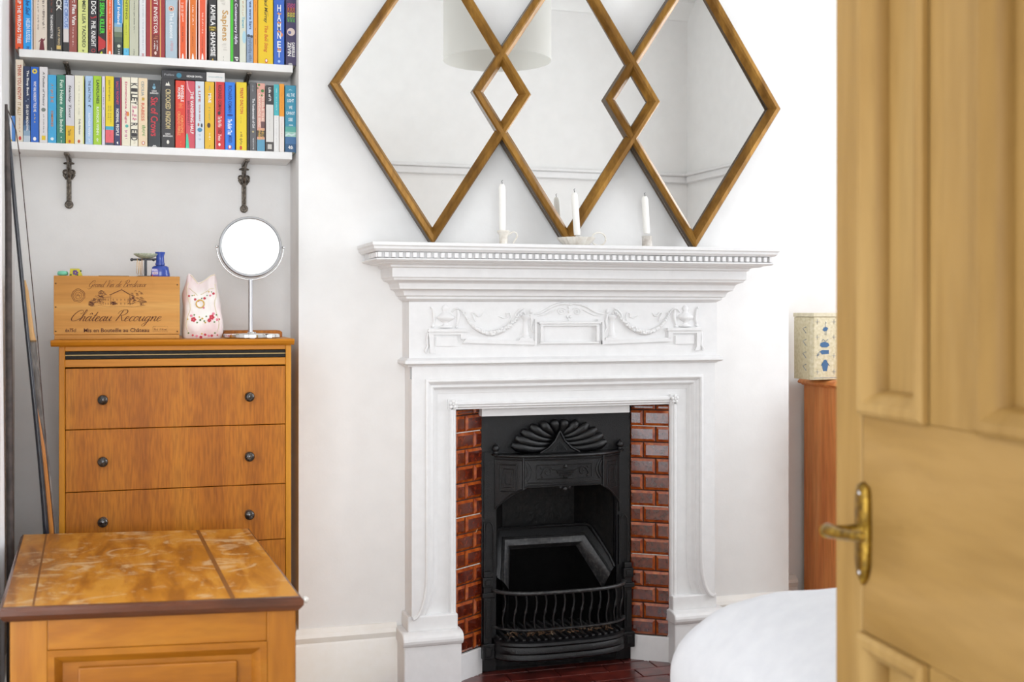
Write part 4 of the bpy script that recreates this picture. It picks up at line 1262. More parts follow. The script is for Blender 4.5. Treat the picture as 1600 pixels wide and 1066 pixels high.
Lb(102.6, 116.2, 117.5, '#d6d4d8', 'pale grey book with a yellow foot', [('t', 'Stanley Tucci', '#38352f', 133, 184, .3, .62, .2), ('t', 'Taste', '#7a6210', 202, 212, .3, .6), ('o', '#c4541c', 221, .45, .13, .2)], bands=[(196.5, 240, '#e6b820')])
Lb(116.6, 131.4, 118, '#eeead2', 'cream white book with faint print and a yellow green edge', [('s', '#b6b2a0', 127, 180, .4, .52), ('t', 'Dolly Alderton', '#6b6a6a', 186, 210, .4, .62), ('o', '#c4541c', 221, .45, .14, .2)], bands=[(100, 240, '#dce06a', (.90, 1))])
Lb(133.2, 145.2, 118.6, '#a9c8e6', 'soft light blue book with thin dark capitals and tiny birds', [('t', 'THE SALT PATH', '#2d4060', 126, 159, .42, .68), ('t', 'RAYNOR WINN', '#eef4fa', 177, 213, .4, .66), ('p', '#2d4060', [(.3, 166), (.5, 164), (.62, 166), (.5, 166)]), ('p', '#2d4060', [(.55, 163), (.8, 166), (.7, 168)]), ('s', '#eef4fa', 217, 222, .4, .6)])
Lb(145.6, 158.6, 118.6, '#a3cc1c', 'lime green book with black and white sideways capitals', [('t', 'LANDLINES', '#23350c', 125, 162, .4, .72), ('t', 'RAYNOR WINN', '#eef6da', 167, 211, .4, .68), ('s', '#eef6da', 216, 222, .35, .7)])
Lb(159, 164.2, 119, '#dcd6ea', 'very slim lavender white book beside the lime green one', [('s', '#5b5470', 136, 175, .35, .65), ('s', '#c0628c', 183, 203, .4, .65)])
Lb(164.6, 178, 119, '#e8cf00', 'bright yellow book with a cyan stripe and coral foot', [('s', '#8c8110', 125, 158, .35, .6), ('s', '#8c8110', 165, 193, .55, .7), ('s', '#8c8110', 165, 187, .3, .45), ('s', '#8a2c3c', 204, 216, .5, .6)], bands=[(197.5, 203, '#3fa8c4'), (203, 223, '#e8616a'), (223, 240, '#4a5060')])
Lb(178.4, 189.8, 121, '#25295a', 'navy book with red and white sideways capitals and a red edge', [('t', 'SALLY ROONEY', '#d8475c', 127, 164, .3, .6), ('t', 'NORMAL PEOPLE', W_, 170, 212, .28, .62), ('p', W_, [(.35, 224), (.35, 222), (.55, 221), (.55, 226)])], bands=[(100, 240, '#b42c3c', (.84, 1))])
Lb(190.2, 203.6, 120.5, '#ece4cc', 'cream book with pink sideways title and a splash of orange and teal', [('t', 'Dominicana Angie', '#c92a6a', 128, 193, .35, .62), ('s', '#b83a8a', 203, 217, .3, .7), ('o', '#e08a3c', 178, .72, .16, .3), ('o', '#58b0a8', 197, .6, .2, .2)])
_k = []
for s_, ys in (('KILEY', (130, 138, 146.5, 152, 158)), ('REID', (192, 202, 208, 214))):
    for ch, y in zip(s_, ys):
        _k.append(('t', ch, '#2b2726', y, y + 5.6, .1, .9))
for i, s_ in enumerate(('Such', 'a', 'Fun', 'Age')):
    _k.append(('u', s_, '#c8447c', 165 + i * 6.3, 169.6 + i * 6.3, .2, .85 if s_ != 'a' else .45))
Lb(204.2, 215.4, 121, '#efe9d4', 'cream book whose black letters are spelled one under another around pink script', _k + [('s', '#d8d0b8', 220, 225, .3, .7)])
Lb(216, 230.4, 122, '#ecd6b2', 'peach cream book with pastel lettering, beside the first black book', [('t', 'CECILIA', '#8a9a9c', 127, 150, .35, .62), ('p', '#c29a2c', [(.4, 152.5), (.68, 152.5), (.68, 157), (.4, 157)]), ('t', 'RABESS', '#d8694a', 161, 189, .35, .65), ('s', '#6a9a4c', 196, 214, .35, .8), ('o', '#cc5a34', 223.5, .55, .18, .22), ('o', W_, 223.5, .55, .1, .15)])
Lb(231.4, 250.8, 125, '#23292c', 'black book with red old style capitals and a blue water drop', [('o', '#7fb4cc', 136.5, .48, .13, .17), ('p', '#7fb4cc', [(.38, 135), (.48, 130), (.58, 135)]), ('u', 'LEIGH', W_, 141, 143.6, .3, .68), ('u', 'BARDUGO', W_, 144.4, 147, .16, .84), ('t', 'Six of Crows', '#c92836', 152, 213, .24, .76), ('s', W_, 227, 230, .3, .7)])
Lb(252, 272.8, 123, '#2c2828', 'black book with gold old style capitals, under the lying dark book', [('t', 'CROOKED', '#dcc890', 139, 171, .34, .68), ('t', 'KINGDOM', '#dcc890', 174, 201, .34, .68), ('u', 'LEIGH', W_, 208, 210.6, .3, .68), ('u', 'BARDUGO', W_, 211.4, 214, .14, .86), ('p', '#e8e4d8', [(.3, 134), (.38, 129), (.48, 131), (.55, 127), (.62, 132), (.7, 134)]), ('o', '#e8e4d8', 222, .5, .1, .16)])
Lb(274, 289.4, 126, '#e03a1c', 'scarlet book with white and orange capitals in two columns', [('t', 'INVISIBLE', W_, 133, 159, .58, .84), ('t', 'WOMEN', W_, 136, 155, .24, .5), ('s', '#ef8a4e', 161, 170, .2, .85), ('t', 'CAROLINE', '#f0a860', 180, 208, .58, .8), ('t', 'CRIADO PEREZ', '#f0a860', 174, 212, .24, .48), ('s', '#f0a860', 219, 228, .5, .6)])
Lb(289.8, 304.6, 126.5, '#d04a5a', 'coral pink book with white capitals and a mint green tab at its foot', [('t', 'THE VANISHING HALF', W_, 143, 209, .55, .84), ('t', 'BRIT BENNETT', '#8a2438', 158, 197, .22, .42), ('p', '#f0b0b0', [(.12, 127), (.22, 127), (.32, 138), (.6, 144), (.55, 146), (.22, 139)]), ('p', '#4cc8a0', [(.0, 232), (.06, 211), (.16, 208), (.26, 211), (.4, 232)])])
Lb(305.2, 319.2, 127, '#d3dbe2', 'pale blue grey book with a pair of tiny figures, between coral pink and yellow', [('t', 'a LIFE', '#b0493e', 134, 160, .35, .58), ('t', 'YOUR WAY', '#b0493e', 163, 190, .4, .56), ('o', '#a8503c', 195, .35, .1, .2), ('o', '#2b2f3a', 196, .72, .1, .25), ('o', '#4c8cac', 203, .5, .28, .25), ('s', '#9fb4c4', 210, 220, .35, .65)])
Lb(320, 334.8, 128, '#e3b40e', 'golden yellow book with white lettering and a small dark silhouette', [('t', 'MINE', W_, 146, 161, .38, .66), ('s', '#8fa0a8', 134, 141, .4, .62), ('s', '#9c9a58', 166, 188, .4, .6), ('o', '#4a2c14', 196, .42, .18, .28), ('s', W_, 207, 218, .42, .6), ('s', '#8c7410', 226, 230, .4, .6)])
Lb(336.2, 351, 128, '#cc1f24', 'bright red book with black capitals and white script', [('t', 'RICHARD OSMAN', '#5c1016', 133, 175, .35, .66), ('o', '#2b1215', 177, .42, .16, .2), ('t', 'The Man Who', '#f6e0d8', 182, 199, .3, .66, .3), ('t', 'DIED', '#5c1016', 201, 209, .35, .66), ('t', 'Twice', '#f6e0d8', 210, 220, .32, .62, .3), ('o', W_, 226, .45, .12, .18)], bands=[(100, 240, '#e8c8c0', (0, .07))])
Lb(351.6, 367.2, 128.5, '#1a78e0', 'vivid blue book with navy capitals and white script', [('t', 'RICHARD OSMAN', '#123a8c', 134, 176, .34, .66), ('o', '#123a8c', 180, .5, .3, .12), ('t', 'The Bullet That', '#f0f4fa', 186, 211, .28, .66, .3), ('t', 'MISSED', '#123a8c', 212, 223, .38, .68), ('o', '#cc4a2c', 230, .48, .18, .22), ('o', W_, 229.5, .48, .1, .17)])
Lb(368.6, 385.6, 128.5, '#e8cc0c', 'thick lemon yellow book with red sideways lettering', [('t', 'TRENT DALTON', '#c8481c', 137, 178, .4, .66), ('s', '#b8a010', 182, 196, .4, .5), ('s', '#8a6c10', 206, 226, .3, .62), ('o', '#c8481c', 231, .45, .12, .2)], bands=[(100, 240, '#c8781c', (0, .06))])
Lb(386.2, 389.2, 134, '#2a1c1a', 'thin dark strip for the shaded gap beside the thick lemon yellow book', [])  # dark slab in place of the shade between two books
Lb(390, 400.8, 128.6, '#58585a', 'mid grey book with white serif sideways title', [('t', 'The Fundamentals of Girl', '#e8e8e8', 154, 200, .42, .72), ('s', '#dcdcdc', 216, 234, .45, .62), ('o', '#b8a878', 206, .5, .15), ('s', '#8a8a8c', 133, 145, .3, .6)])
Lb(401.4, 414, 130, '#dda394', 'salmon pink book patterned with green leaves at its head', [('t', 'WHERE THE', '#f2dcc8', 147, 190, .62, .86), ('t', 'CRAWDADS SING', '#f2e0cc', 146, 198, .18, .42), ('t', 'DELIA', '#dcb04c', 201, 218, .6, .84), ('t', 'OWENS', '#dcb04c', 201, 219, .18, .44), ('o', '#4a8a3c', 133, .25, .16), ('o', '#3c7a34', 142, .7, .2), ('o', '#5c9a40', 149, .62, .12), ('o', '#3c7a34', 138, .1, .1), ('o', '#c84a4a', 168, .9, .09)], bands=[(190, 200, '#6c4a48', (.5, 1)), (204, 214, '#4c4640'), (218, 240, '#5a9ab8')])
Lb(415.4, 427.4, 133, '#dedbd6', 'grey white book with a black head panel and black foot square', [('t', 'Life of Pi', W_, 137, 158, .36, .66), ('s', '#c4c0ba', 170, 205, .45, .55), ('p', '#c8c4bc', [(.22, 225.5), (.78, 225.5), (.78, 233), (.22, 233)])], bands=[(120, 163.5, '#343234'), (222, 240, '#4c4846')])
Lb(427.8, 436, 132, '#e9e7e4', 'slim book with turquoise upper half and white lower half', [('s', '#d8eeee', 138, 174, .42, .6), ('s', '#b8b4b0', 182, 228, .45, .55)], bands=[(120, 180.5, '#43b2ba')])
Lb(436.4, 444.2, 131, '#ece4de', 'slim book with orange upper half and white lower half', [('s', '#c86a14', 145, 170, .45, .6), ('s', '#d8a89c', 184, 215, .45, .58)], bands=[(120, 182, '#ec9a1c')])
Lb(445.4, 462.6, 133.5, '#3490ac', 'sea blue book with upright white lettering over a painted wave', [('u', s_, '#e4f0f2', y, y + 5, a, 1 - a) for s_, y, a in (('ALL THE', 146, .12), ('LIGHT', 155, .2), ('WE', 165.5, .34), ('CANNOT', 174.5, .1), ('SEE', 184.5, .3))] +
   [('s', '#e4f0f2', 195, 197, .12, .88), ('u', '4th', W_, 227.5, 233, .28, .72), ('p', '#c8dcd8', [(.0, 211), (.3, 208), (.6, 210), (1, 207), (1, 210), (.6, 213), (.3, 211), (.0, 214)]), ('p', '#8cc0d0', [(.28, 142), (.45, 139), (.7, 142), (.5, 141)])],
   bands=[(198, 206, '#56a89c'), (206, 214, '#9cc8b8'), (214, 225, '#3c6c9c'), (225, 240, '#2c5880')])
# two books lying on top of the row
def lying(pxa, pxb, ya, yb, col, label, items, yf=3.392, zb=None):
    x0, x1 = X_at(pxa, yf), X_at(pxb, yf)
    xm = (pxa + pxb) / 2
    z0 = Z_at(xm, yb, yf) if zb is None else zb; z1 = Z_at(xm, ya, yf)
    mb = MB()
    mb.box(x0, x1, yf, yf + .0018, z0, z1); mb.box(x0, x1, yf + .0018, yf + .10, z0, z0 + .001); mb.box(x0, x1, yf + .0018, yf + .10, z1 - .001, z1)
    bk = mb.build('book', plain(col, .42), loc=((x0 + x1) / 2, yf + .05, z0), bevel=.0004, seg=1)
    tag(bk, label, 'book', 'books lying on the lower row')
    MB().box(x0 + .001, x1 - .0015, yf + .0018, yf + .098, z0 + .001, z1 - .001).build('page_block', M['page'], bk)
    bc = {}
    for it in items:
        if it[0] == 'u':
            _, s_, c, u0, u1, v0, v1 = it
            bc.setdefault(('spine_lettering', c), MB()).text(s_, (x0 + (x1 - x0) * u0, yf - .0003, z0 + (z1 - z0) * v0), (1, 0, 0), (0, 0, 1), (x1 - x0) * (u1 - u0), (z1 - z0) * (v1 - v0))
        else:
            _, c, u, v, r = it
            cx_, cz_ = x0 + (x1 - x0) * u, z0 + (z1 - z0) * v; rr = r * (z1 - z0)
            bc.setdefault(('spine_mark', c), MB()).add([(cx_ + rr * cos(2 * pi * k / 16), yf - .0004, cz_ + rr * sin(2 * pi * k / 16)) for k in range(16)], [tuple(range(16))])
    for (nm, c), m_ in bc.items():
        m_.build(nm, plain(c, .45), bk)
zt_ = max(Z_at(262, 123, BKY), Z_at(300, 126.5, BKY), Z_at(282, 126, BKY)) + .0006
lying(252.5, 321.8, 111.5, 124, '#2c2a2d', 'dark book lying flat on the row, with a teal disc on its spine', [('u', 'Fellini', '#9a9a9c', .06, .28, .38, .62), ('u', 'GEORGE ORWELL', W_, .56, .92, .34, .56), ('o', '#2c7c94', .39, .48, .3)], zb=zt_)
lying(322.6, 351.2, 113.5, 126.5, '#e6e4e0', 'white book lying flat on the golden yellow and bright red books', [('u', 'travelling', '#a9c2c4', .1, .88, .42, .6)], zb=max(Z_at(327, 128, BKY), Z_at(343, 128, BKY)) + .0006)
# ================================================================== chest of drawers
DY = 3.11
dx0, dx1 = X_at(92, DY), X_at(455, DY)
DT = .9965
def zc(y): return Z_at(272, y, DY)
cd = thing('chest_of_drawers', ((dx0 + dx1) / 2, 3.32, 0), 'golden oak chest of drawers with dark round knobs under the shelves', 'chest of drawers')
mb = MB()
pr_ = [(DY - .016, DT - .004), (DY - .013, DT), (3.525, DT), (3.525, DT - .016), (DY - .006, DT - .016), (DY - .012, DT - .012)]
mb.prism(pr_, X_at(79, DY - .01), X_at(460, DY - .01), axis='X')
mb.build('top_board', M['oak_h'], cd, bevel=.0015)
sw = X_at(101.5, DY) - dx0
a, b = dx0 + sw, dx1 - sw
MB().box(dx0, a, DY, 3.52, 0.0, DT - .016).build('side_panel', M['oak_frame'], cd, bevel=.0015)
MB().box(b, dx1, DY, 3.52, 0.0, DT - .016).build('side_panel', M['oak_frame'], cd, bevel=.0015)
MB().box(a, b, 3.50, 3.52, .04, DT - .016).build('back_panel', M['oak_frame'], cd)
MB().box(a, b, DY + .002, DY + .02, zc(547.5), DT - .016).build('front_rail', M['oak_h'], cd, bevel=.001)
MB().box(a, b, DY + .002, DY + .02, zc(572), zc(560.5)).build('front_rail', M['oak_h'], cd, bevel=.001)
MB().box(a, b, DY + .013, DY + .019, zc(561), zc(547)).build('rail_backing', M['oak_h'], cd)
MB().box(a, b, DY + .004, DY + .013, zc(553), zc(548)).build('ebonised_strip', M['ebony'], cd, bevel=.0015)
MB().box(a, b, DY + .004, DY + .013, zc(560.3), zc(554.6)).build('ebonised_strip', M['ebony'], cd, bevel=.0015)
MB().box(a, b, DY + .003, DY + .012, zc(554.5), zc(553.2)).build('inlay_line', M['gold_line'], cd)
lines = [573.5, 667.5, 763, 852, 945, 1040]
for i in range(5):
    z1, z0 = zc(lines[i]) - .0012, zc(lines[i + 1]) + .0006
    mb = MB().box(a + .001, b - .001, DY + (.001 if i else .001), DY + .02, z0, z1)
    mb.box(a + .02, b - .02, DY + .02, 3.45, z0 + .01, z1 - .02)
    dr = mb.build('drawer', M['oak'], cd, bevel=.0012)
    for px_, py_ in ((161, 622 + 96 * i), (389, 618.5 + 94.5 * i)):
        kx = X_at(px_, DY); kz = (z0 + z1) / 2 - .002
        m_ = MB().lathe((kx, DY + .001, kz), [(.0095, 0), (.011, .002), (.0075, .005), (.0065, .010), (.0105, .016), (.0128, .021), (.012, .026), (.007, .029), (.0001, .030)], n=20, axis=(0, -1, 0))
        m_.build('knob', M['knob'], dr, smooth=50)
mb = MB().box(a, b, DY + .01, 3.50, .0, .05)
mb.build('plinth_rail', M['oak_h'], cd)

# wine crate standing on it
KY = 3.165
kx0, kx1 = X_at(84, KY), X_at(281, KY)
kt = Z_at(180, 431.5, KY); kb = DT + .0004
cr = thing('wine_crate', ((kx0 + kx1) / 2, KY + .1, kb), 'pale wooden wine crate printed with script lettering, on the chest of drawers', 'wooden crate')
MB().box(kx0, kx1, KY, KY + .009, kb + .012, kt).build('front_board', M['crate'], cr, bevel=.001)
mb = MB()
mb.box(kx0 + .001, kx1 - .001, KY + .001, KY + .22, kb, kb + .0115)
mb.box(kx0 + .001, kx0 + .010, KY + .0095, KY + .22, kb + .0118, kt - .001); mb.box(kx1 - .010, kx1 - .001, KY + .0095, KY + .22, kb + .0118, kt - .001)
mb.box(kx0 + .0105, kx1 - .0105, KY + .211, KY + .22, kb + .0118, kt - .001)
mb.box(kx0 + .0105, kx1 - .0105, KY + .0095, KY + .2105, kt - .010, kt - .001)
mb.build('crate_box', M['crate'], cr, bevel=.001)
mb = MB()
for py_ in (443, 480, 518):
    mb.lathe(P(87, py_, KY + .0005), [(.0022, 0), (.002, .001), (.0001, .0015)], n=10, axis=(0, -1, 0))
for py_ in (445, 518):
    mb.lathe(P(277, py_, KY + .0005), [(.0024, 0), (.002, .001), (.0001, .0015)], n=10, axis=(0, -1, 0))
mb.build('nail_heads', plain('#6b4a26', .4, .5), cr)
def ktext(mb, s_, xa, xb, ya, yb, shear=0):
    a_, b_ = P(xa, yb, KY), P(xb, yb, KY)
    zm0, zm1 = Z_at((xa + xb) / 2, yb, KY), Z_at((xa + xb) / 2, ya, KY)
    mb.text(s_, (a_.x, KY, zm0), (1, 0, 0), (0, 0, 1), b_.x - a_.x, zm1 - zm0, shear=shear)
mb = MB()
GL_ = {
 'C': (1.5, [[(1.15, 1.55), (1.4, 1.6), (1.5, 1.95), (1.2, 2.25), (.7, 2.1), (.25, 1.4), (.1, .6), (.4, .05), (1.0, .1), (1.5, .5)]]),
 'h': (1.0, [[(0, .3), (.5, 1.6), (.55, 2.2), (.38, 2.3), (.28, 1.6), (.2, 0)], [(.2, 0), (.3, .6), (.55, 1), (.75, .85), (.72, .2), (.85, 0), (1.05, .25)]]),
 'a': (1.0, [[(.75, .85), (.45, 1), (.12, .6), (.15, .1), (.4, 0), (.7, .5), (.78, 1)], [(.78, 1), (.7, .3), (.85, 0), (1.05, .25)]]),
 't': (.6, [[(0, .25), (.35, 1.0), (.45, 1.9)], [(.45, 1.9), (.25, .4), (.4, 0), (.65, .25)], [(.1, 1.15), (.75, 1.2)]]),
 'e': (.8, [[(0, .25), (.3, .45), (.62, .75), (.5, 1), (.25, .9), (.12, .45), (.25, .03), (.5, 0), (.85, .3)]]),
 'u': (1.0, [[(0, .6), (.15, 1), (.12, .3), (.3, 0), (.6, .3), (.75, 1)], [(.75, 1), (.7, .25), (.85, 0), (1.05, .25)]]),
 'R': (1.45, [[(.5, 2.2), (.35, 1.2), (.15, 0)], [(-.1, 1.5), (0, 2.0), (.5, 2.3), (1.1, 2.3), (1.35, 1.9), (1.15, 1.4), (.5, 1.15)], [(.6, 1.15), (.9, .6), (1.2, .05), (1.5, .2)]]),
 'c': (.75, [[(.7, .8), (.5, 1), (.2, .8), (.1, .35), (.3, 0), (.55, .05), (.8, .3)]]),
 'o': (.85, [[(.45, 1), (.15, .75), (.1, .25), (.35, 0), (.65, .3), (.65, .8), (.45, 1), (.6, .85), (.95, .9)]]),
 'g': (1.0, [[(.75, .85), (.45, 1), (.12, .6), (.15, .1), (.4, 0), (.7, .5), (.78, 1)], [(.78, 1), (.65, -.3), (.45, -1.0), (.1, -.95), (.1, -.6), (.6, -.2), (1.05, .25)]]),
 'n': (1.0, [[(.05, .7), (.18, 1), (.15, 0)], [(.15, .1), (.35, .8), (.6, 1), (.75, .8), (.7, .2), (.85, 0), (1.05, .25)]]),
 'r': (.7, [[(.05, .7), (.25, 1.05), (.3, .9), (.2, 0)], [(.3, .85), (.55, 1.0), (.7, .9)]]),
 'd': (1.0, [[(.75, .85), (.45, 1), (.12, .6), (.15, .1), (.4, 0), (.7, .5), (.95, 2.2)], [(.93, 2.1), (.72, .3), (.88, 0), (1.05, .25)]]),
 'i': (.45, [[(0, .3), (.2, 1), (.15, .2), (.3, 0), (.5, .25)], [(.25, 1.4), (.27, 1.5)]]),
 'G': (1.5, [[(1.15, 1.55), (1.4, 1.6), (1.5, 1.95), (1.2, 2.25), (.7, 2.1), (.25, 1.4), (.1, .6), (.4, .1), (.9, .2), (1.3, .9)], [(1.3, .9), (1.1, -.3), (.6, -.7), (.1, -.4)]]),
 'V': (1.2, [[(-.1, 1.8), (.15, 2.25), (.42, 2.0), (.5, .8), (.45, 0)], [(.45, 0), (.9, 1.2), (1.3, 2.2), (1.6, 2.1)]]),
 'B': (1.35, [[(.5, 2.2), (.35, 1.2), (.15, 0)], [(-.1, 1.5), (0, 2.0), (.5, 2.3), (1.1, 2.3), (1.3, 1.9), (1.1, 1.4), (.5, 1.2), (1.1, 1.1), (1.25, .5), (.8, 0), (.1, .1)]]),
 'x': (.9, [[(.05, .8), (.25, 1), (.5, .5), (.7, 0), (.95, .25)], [(.85, 1), (.1, 0)]]), ' ': (.7, [])}
def script(mb, s_, xa, xb, ya, yb, slant, r):
    st = []; x = 0
    for ch in s_:
        g = 'a' if ch == 'â' else ch
        for q_ in GL_[g][1]:
            st.append([(x + a_, b_) for a_, b_ in q_])
        if ch == 'â': st.append([(x + .3, 1.35), (x + .5, 1.7), (x + .75, 1.4)])
        x += GL_[g][0]
    st = [[(a_ + slant * b_, b_) for a_, b_ in q_] for q_ in st]
    al = [p_ for q_ in st for p_ in q_]
    ax0, ax1 = min(p_[0] for p_ in al), max(p_[0] for p_ in al); ay0, ay1 = min(p_[1] for p_ in al), max(p_[1] for p_ in al)
    for q_ in st:
        sm = []
        n_ = len(q_)
        for i in range(n_ - 1):
            p0, p1, p2, p3 = q_[max(0, i - 1)], q_[i], q_[i + 1], q_[min(n_ - 1, i + 2)]
            for k in range(3):
                t_ = k / 3
                sm.append(tuple(.5 * (2 * p1[j] + (p2[j] - p0[j]) * t_ + (2 * p0[j] - 5 * p1[j] + 4 * p2[j] - p3[j]) * t_ ** 2 + (3 * p1[j] - p0[j] - 3 * p2[j] + p3[j]) * t_ ** 3) for j in (0, 1)))
        sm.append(q_[-1])
        px_ = [(xa + (a_ - ax0) / (ax1 - ax0) * (xb - xa), yb - (b_ - ay0) / (ay1 - ay0) * (yb - ya)) for a_, b_ in sm]
        rr = []
        for i in range(len(px_)):
            a_, b_ = px_[max(0, i - 1)], px_[min(len(px_) - 1, i + 1)]
            dx_, dy_ = b_[0] - a_[0], b_[1] - a_[1]
            down = max(0, dy_) / (sqrt(dx_ * dx_ + dy_ * dy_) + 1e-6)
            rr.append(r * (.62 + .75 * down))
        mb.tube([P(a_, b_, KY - .0001) for a_, b_ in px_], rr, n=5)
script(mb, 'Grand Vin de Bordeaux', 137, 229, 438, 452, .55, .00042)
script(mb, 'Château Recougne', 112, 252, 484.5, 509.5, .45, .00082)
ktext(mb, 'Mis en Bouteille au Château', 131, 233, 513, 519.3, 0)
ktext(mb, '6x75cl', 102, 119, 513.3, 519.3, .1)
ktext(mb, '75 cl   12 % vol', 240.5, 260, 513.5, 516.6, 0)
def kl(pts, r=.0005):
    mb.tube([P(a_, b_, KY - .0001) for a_, b_ in pts], r, n=4)
# flourishes of the capitals
kl([(239, 510), (262, 510), (262, 518.5), (239, 518.5), (239, 510)], .0003)
# seal
for r_ in (10.3, 8.2, 5.4):
    kl([(122.3 + r_ * (1 + .06 * sin(k * 2.1)) * cos(k * pi / 10), 462 + r_ * (1 + .06 * cos(k * 1.7)) * sin(k * pi / 10)) for k in range(21)], .0006 if r_ > 6 else .0004)
kl([(119, 465), (122, 459), (125, 465)], .0005); kl([(118, 461), (126, 462)], .0005)
# the house between trees
kl([(173, 477), (173, 461), (190, 453), (203, 461), (203, 477)], .0006)
kl([(171, 461), (190, 452.5), (206, 461.5)], .0007); kl([(158, 465), (172, 464)]); kl([(158, 465), (158, 477)]); kl([(190, 453), (190, 451)])
for xx in (161, 165, 169, 177, 183, 189, 195, 200):
    for yy in (467, 473):
        kl([(xx, yy), (xx, yy + 3)], .0007)
for cx_, cy_, rx_, ry_, s_ in ((155, 468, 10, 7, 1), (148, 472, 8, 5, 2), (160, 460, 6, 6, 3), (213, 463, 11, 9, 4), (222, 472, 6, 5, 5), (206, 470, 6, 6, 6), (178, 474, 5, 3, 7), (143, 475, 4, 3, 8)):
    rnd = random.Random(s_)
    for k in range(26):
        t_ = rnd.uniform(0, 2 * pi); q_ = sqrt(rnd.random())
        xx, yy = cx_ + rx_ * q_ * cos(t_), cy_ + ry_ * q_ * sin(t_)
        kl([(xx - 1.6, yy + .6), (xx, yy - .8), (xx + 1.6, yy + .5)], .00060)
kl([(142, 479), (155, 477.5), (170, 479.5), (190, 478.5), (208, 480), (228, 477)], .0003)
mb.build('printed_lettering', M['crate_ink'], cr)

# small things on the crate
ITY = KY + .06
o = MB()
c0 = P(98, 431, ITY)
o.lathe((c0.x, ITY, kt + .0004), [(.004, 0), (.0125, .003), (.0135, .008), (.011, .0125), (.002, .0135)], n=20)
o = o.build('soap_bar', plain('#7fd6b4', .4), loc=(c0.x, ITY, kt), smooth=60)
tag(o, 'rounded mint green soap on the crate, beside the yellow box', 'soap')
a_, b_ = X_at(108.5, ITY), X_at(128, ITY)
t = thing('flower_box', ((a_ + b_) / 2, ITY, kt + .0004), 'small yellow box with a violet flower on the crate', 'box')
zz0, zz1 = kt + .0006, Z_at(118, 420, ITY)
MB().prism([(a_, zz0), (b_ + .002, zz0), (b_ - .006, zz1), (a_ + .002, zz1)], ITY - .012, ITY + .02).build('box_body', plain('#cfc42c', .5), t, bevel=.001)
mb = MB()
for k in range(5):
    an = 2 * pi * k / 5
    mb.ball(((a_ + b_) / 2 + .0042 * cos(an), ITY - .0125, (zz0 + zz1) / 2 - .001 + .0042 * sin(an)), .003, .0006, .003, n=8)
mb.build('violet_flower', plain('#6b4a8c', .6), t)
mb = MB()
for k in range(4):
    mb.ball((a_ + .004 + k * .008, ITY - .0122, zz0 + .003 + (k % 2) * .010), .0022, .0005, .0022, n=8)
mb.build('leaf_print', plain('#2f5a1e', .6), t)
# flat thin book or tray edge lying on the crate
a_, b_ = X_at(154, ITY), X_at(202, ITY)
o = MB().box(a_, b_, ITY - .01, ITY + .06, kt + .0003, kt + .0024).build('notebook', plain('#6a5846', .6), loc=((a_ + b_) / 2, ITY, kt), bevel=.0004, seg=1)
tag(o, 'thin brown notebook lying flat on the crate', 'notebook')
# jewellery stand
jc = P(227.5, 431, ITY)
js = thing('jewellery_stand', (jc.x, ITY, kt + .0003), 'dark T shaped jewellery stand topped with a pale green dish', 'jewellery stand')
zb_ = Z_at(228, 405.5, ITY)
mb = MB()
mb.lathe((jc.x, ITY, kt + .0003), [(.022, 0), (.022, .002), (.004, .003)], n=20)
mb.tube([(jc.x, ITY, kt + .002), (jc.x, ITY, zb_ + .003)], .0034, n=10)
xl_, xr_ = X_at(206, ITY), X_at(251, ITY)
mb.tube([(xl_, ITY, zb_ - .001), (jc.x - .01, ITY, zb_), (jc.x + .01, ITY, zb_), (xr_, ITY, zb_ + .001)], .0026, n=10)
mb.ball((xl_, ITY, zb_ - .001), .0044, n=12); mb.ball((xr_, ITY, zb_ + .001), .0040, n=12); mb.ball((X_at(219, ITY), ITY - .002, zb_ - .001), .0036, n=10); mb.ball((X_at(240, ITY), ITY - .002, zb_ - .001), .0038, n=10)
mb.build('post', plain('#4a4c50', .4, .4), js, smooth=50)
mb = MB()
mb.lathe((jc.x + .001, ITY, zb_ + .0022), [(.008, 0), (.020, .003), (.0305, .010), (.031, .0125), (.028, .0125), (.018, .006), (.001, .004)], n=28)
mb.build('trinket_dish', noisy('celadon', ['#8f9f86', '#b8c2ac', '#cfd4c2'], nscale=40, rough=.4), js, smooth=50)
for k, (px_, dz_, cc_) in enumerate(((214.5, .040, '#c8a05a'), (218, .047, '#cfa86a'), (221.5, .043, '#b98a4c'))):
    x_ = X_at(px_, ITY)
    o = MB().tube([(x_ - .0016, ITY - .003, zb_ - dz_ * .9), (x_ - .001, ITY - .003, zb_ - .01), (x_, ITY - .0032, zb_ + .002), (x_ + .0016, ITY - .003, zb_ - .012), (x_ + .003, ITY - .003, zb_ - dz_ * .85), (x_ + .0006, ITY - .003, zb_ - dz_), (x_ - .0016, ITY - .003, zb_ - dz_ * .9)], .0006, n=6).build('necklace', plain(cc_, .3, .7), loc=(x_, ITY, zb_), smooth=60)
    tag(o, ['fine gold necklace nearest the bar end, hanging from the jewellery stand', 'longest fine gold necklace, second along the jewellery stand bar', 'darker gold necklace beside the post of the jewellery stand'][k], 'necklace', 'necklaces on the jewellery stand')
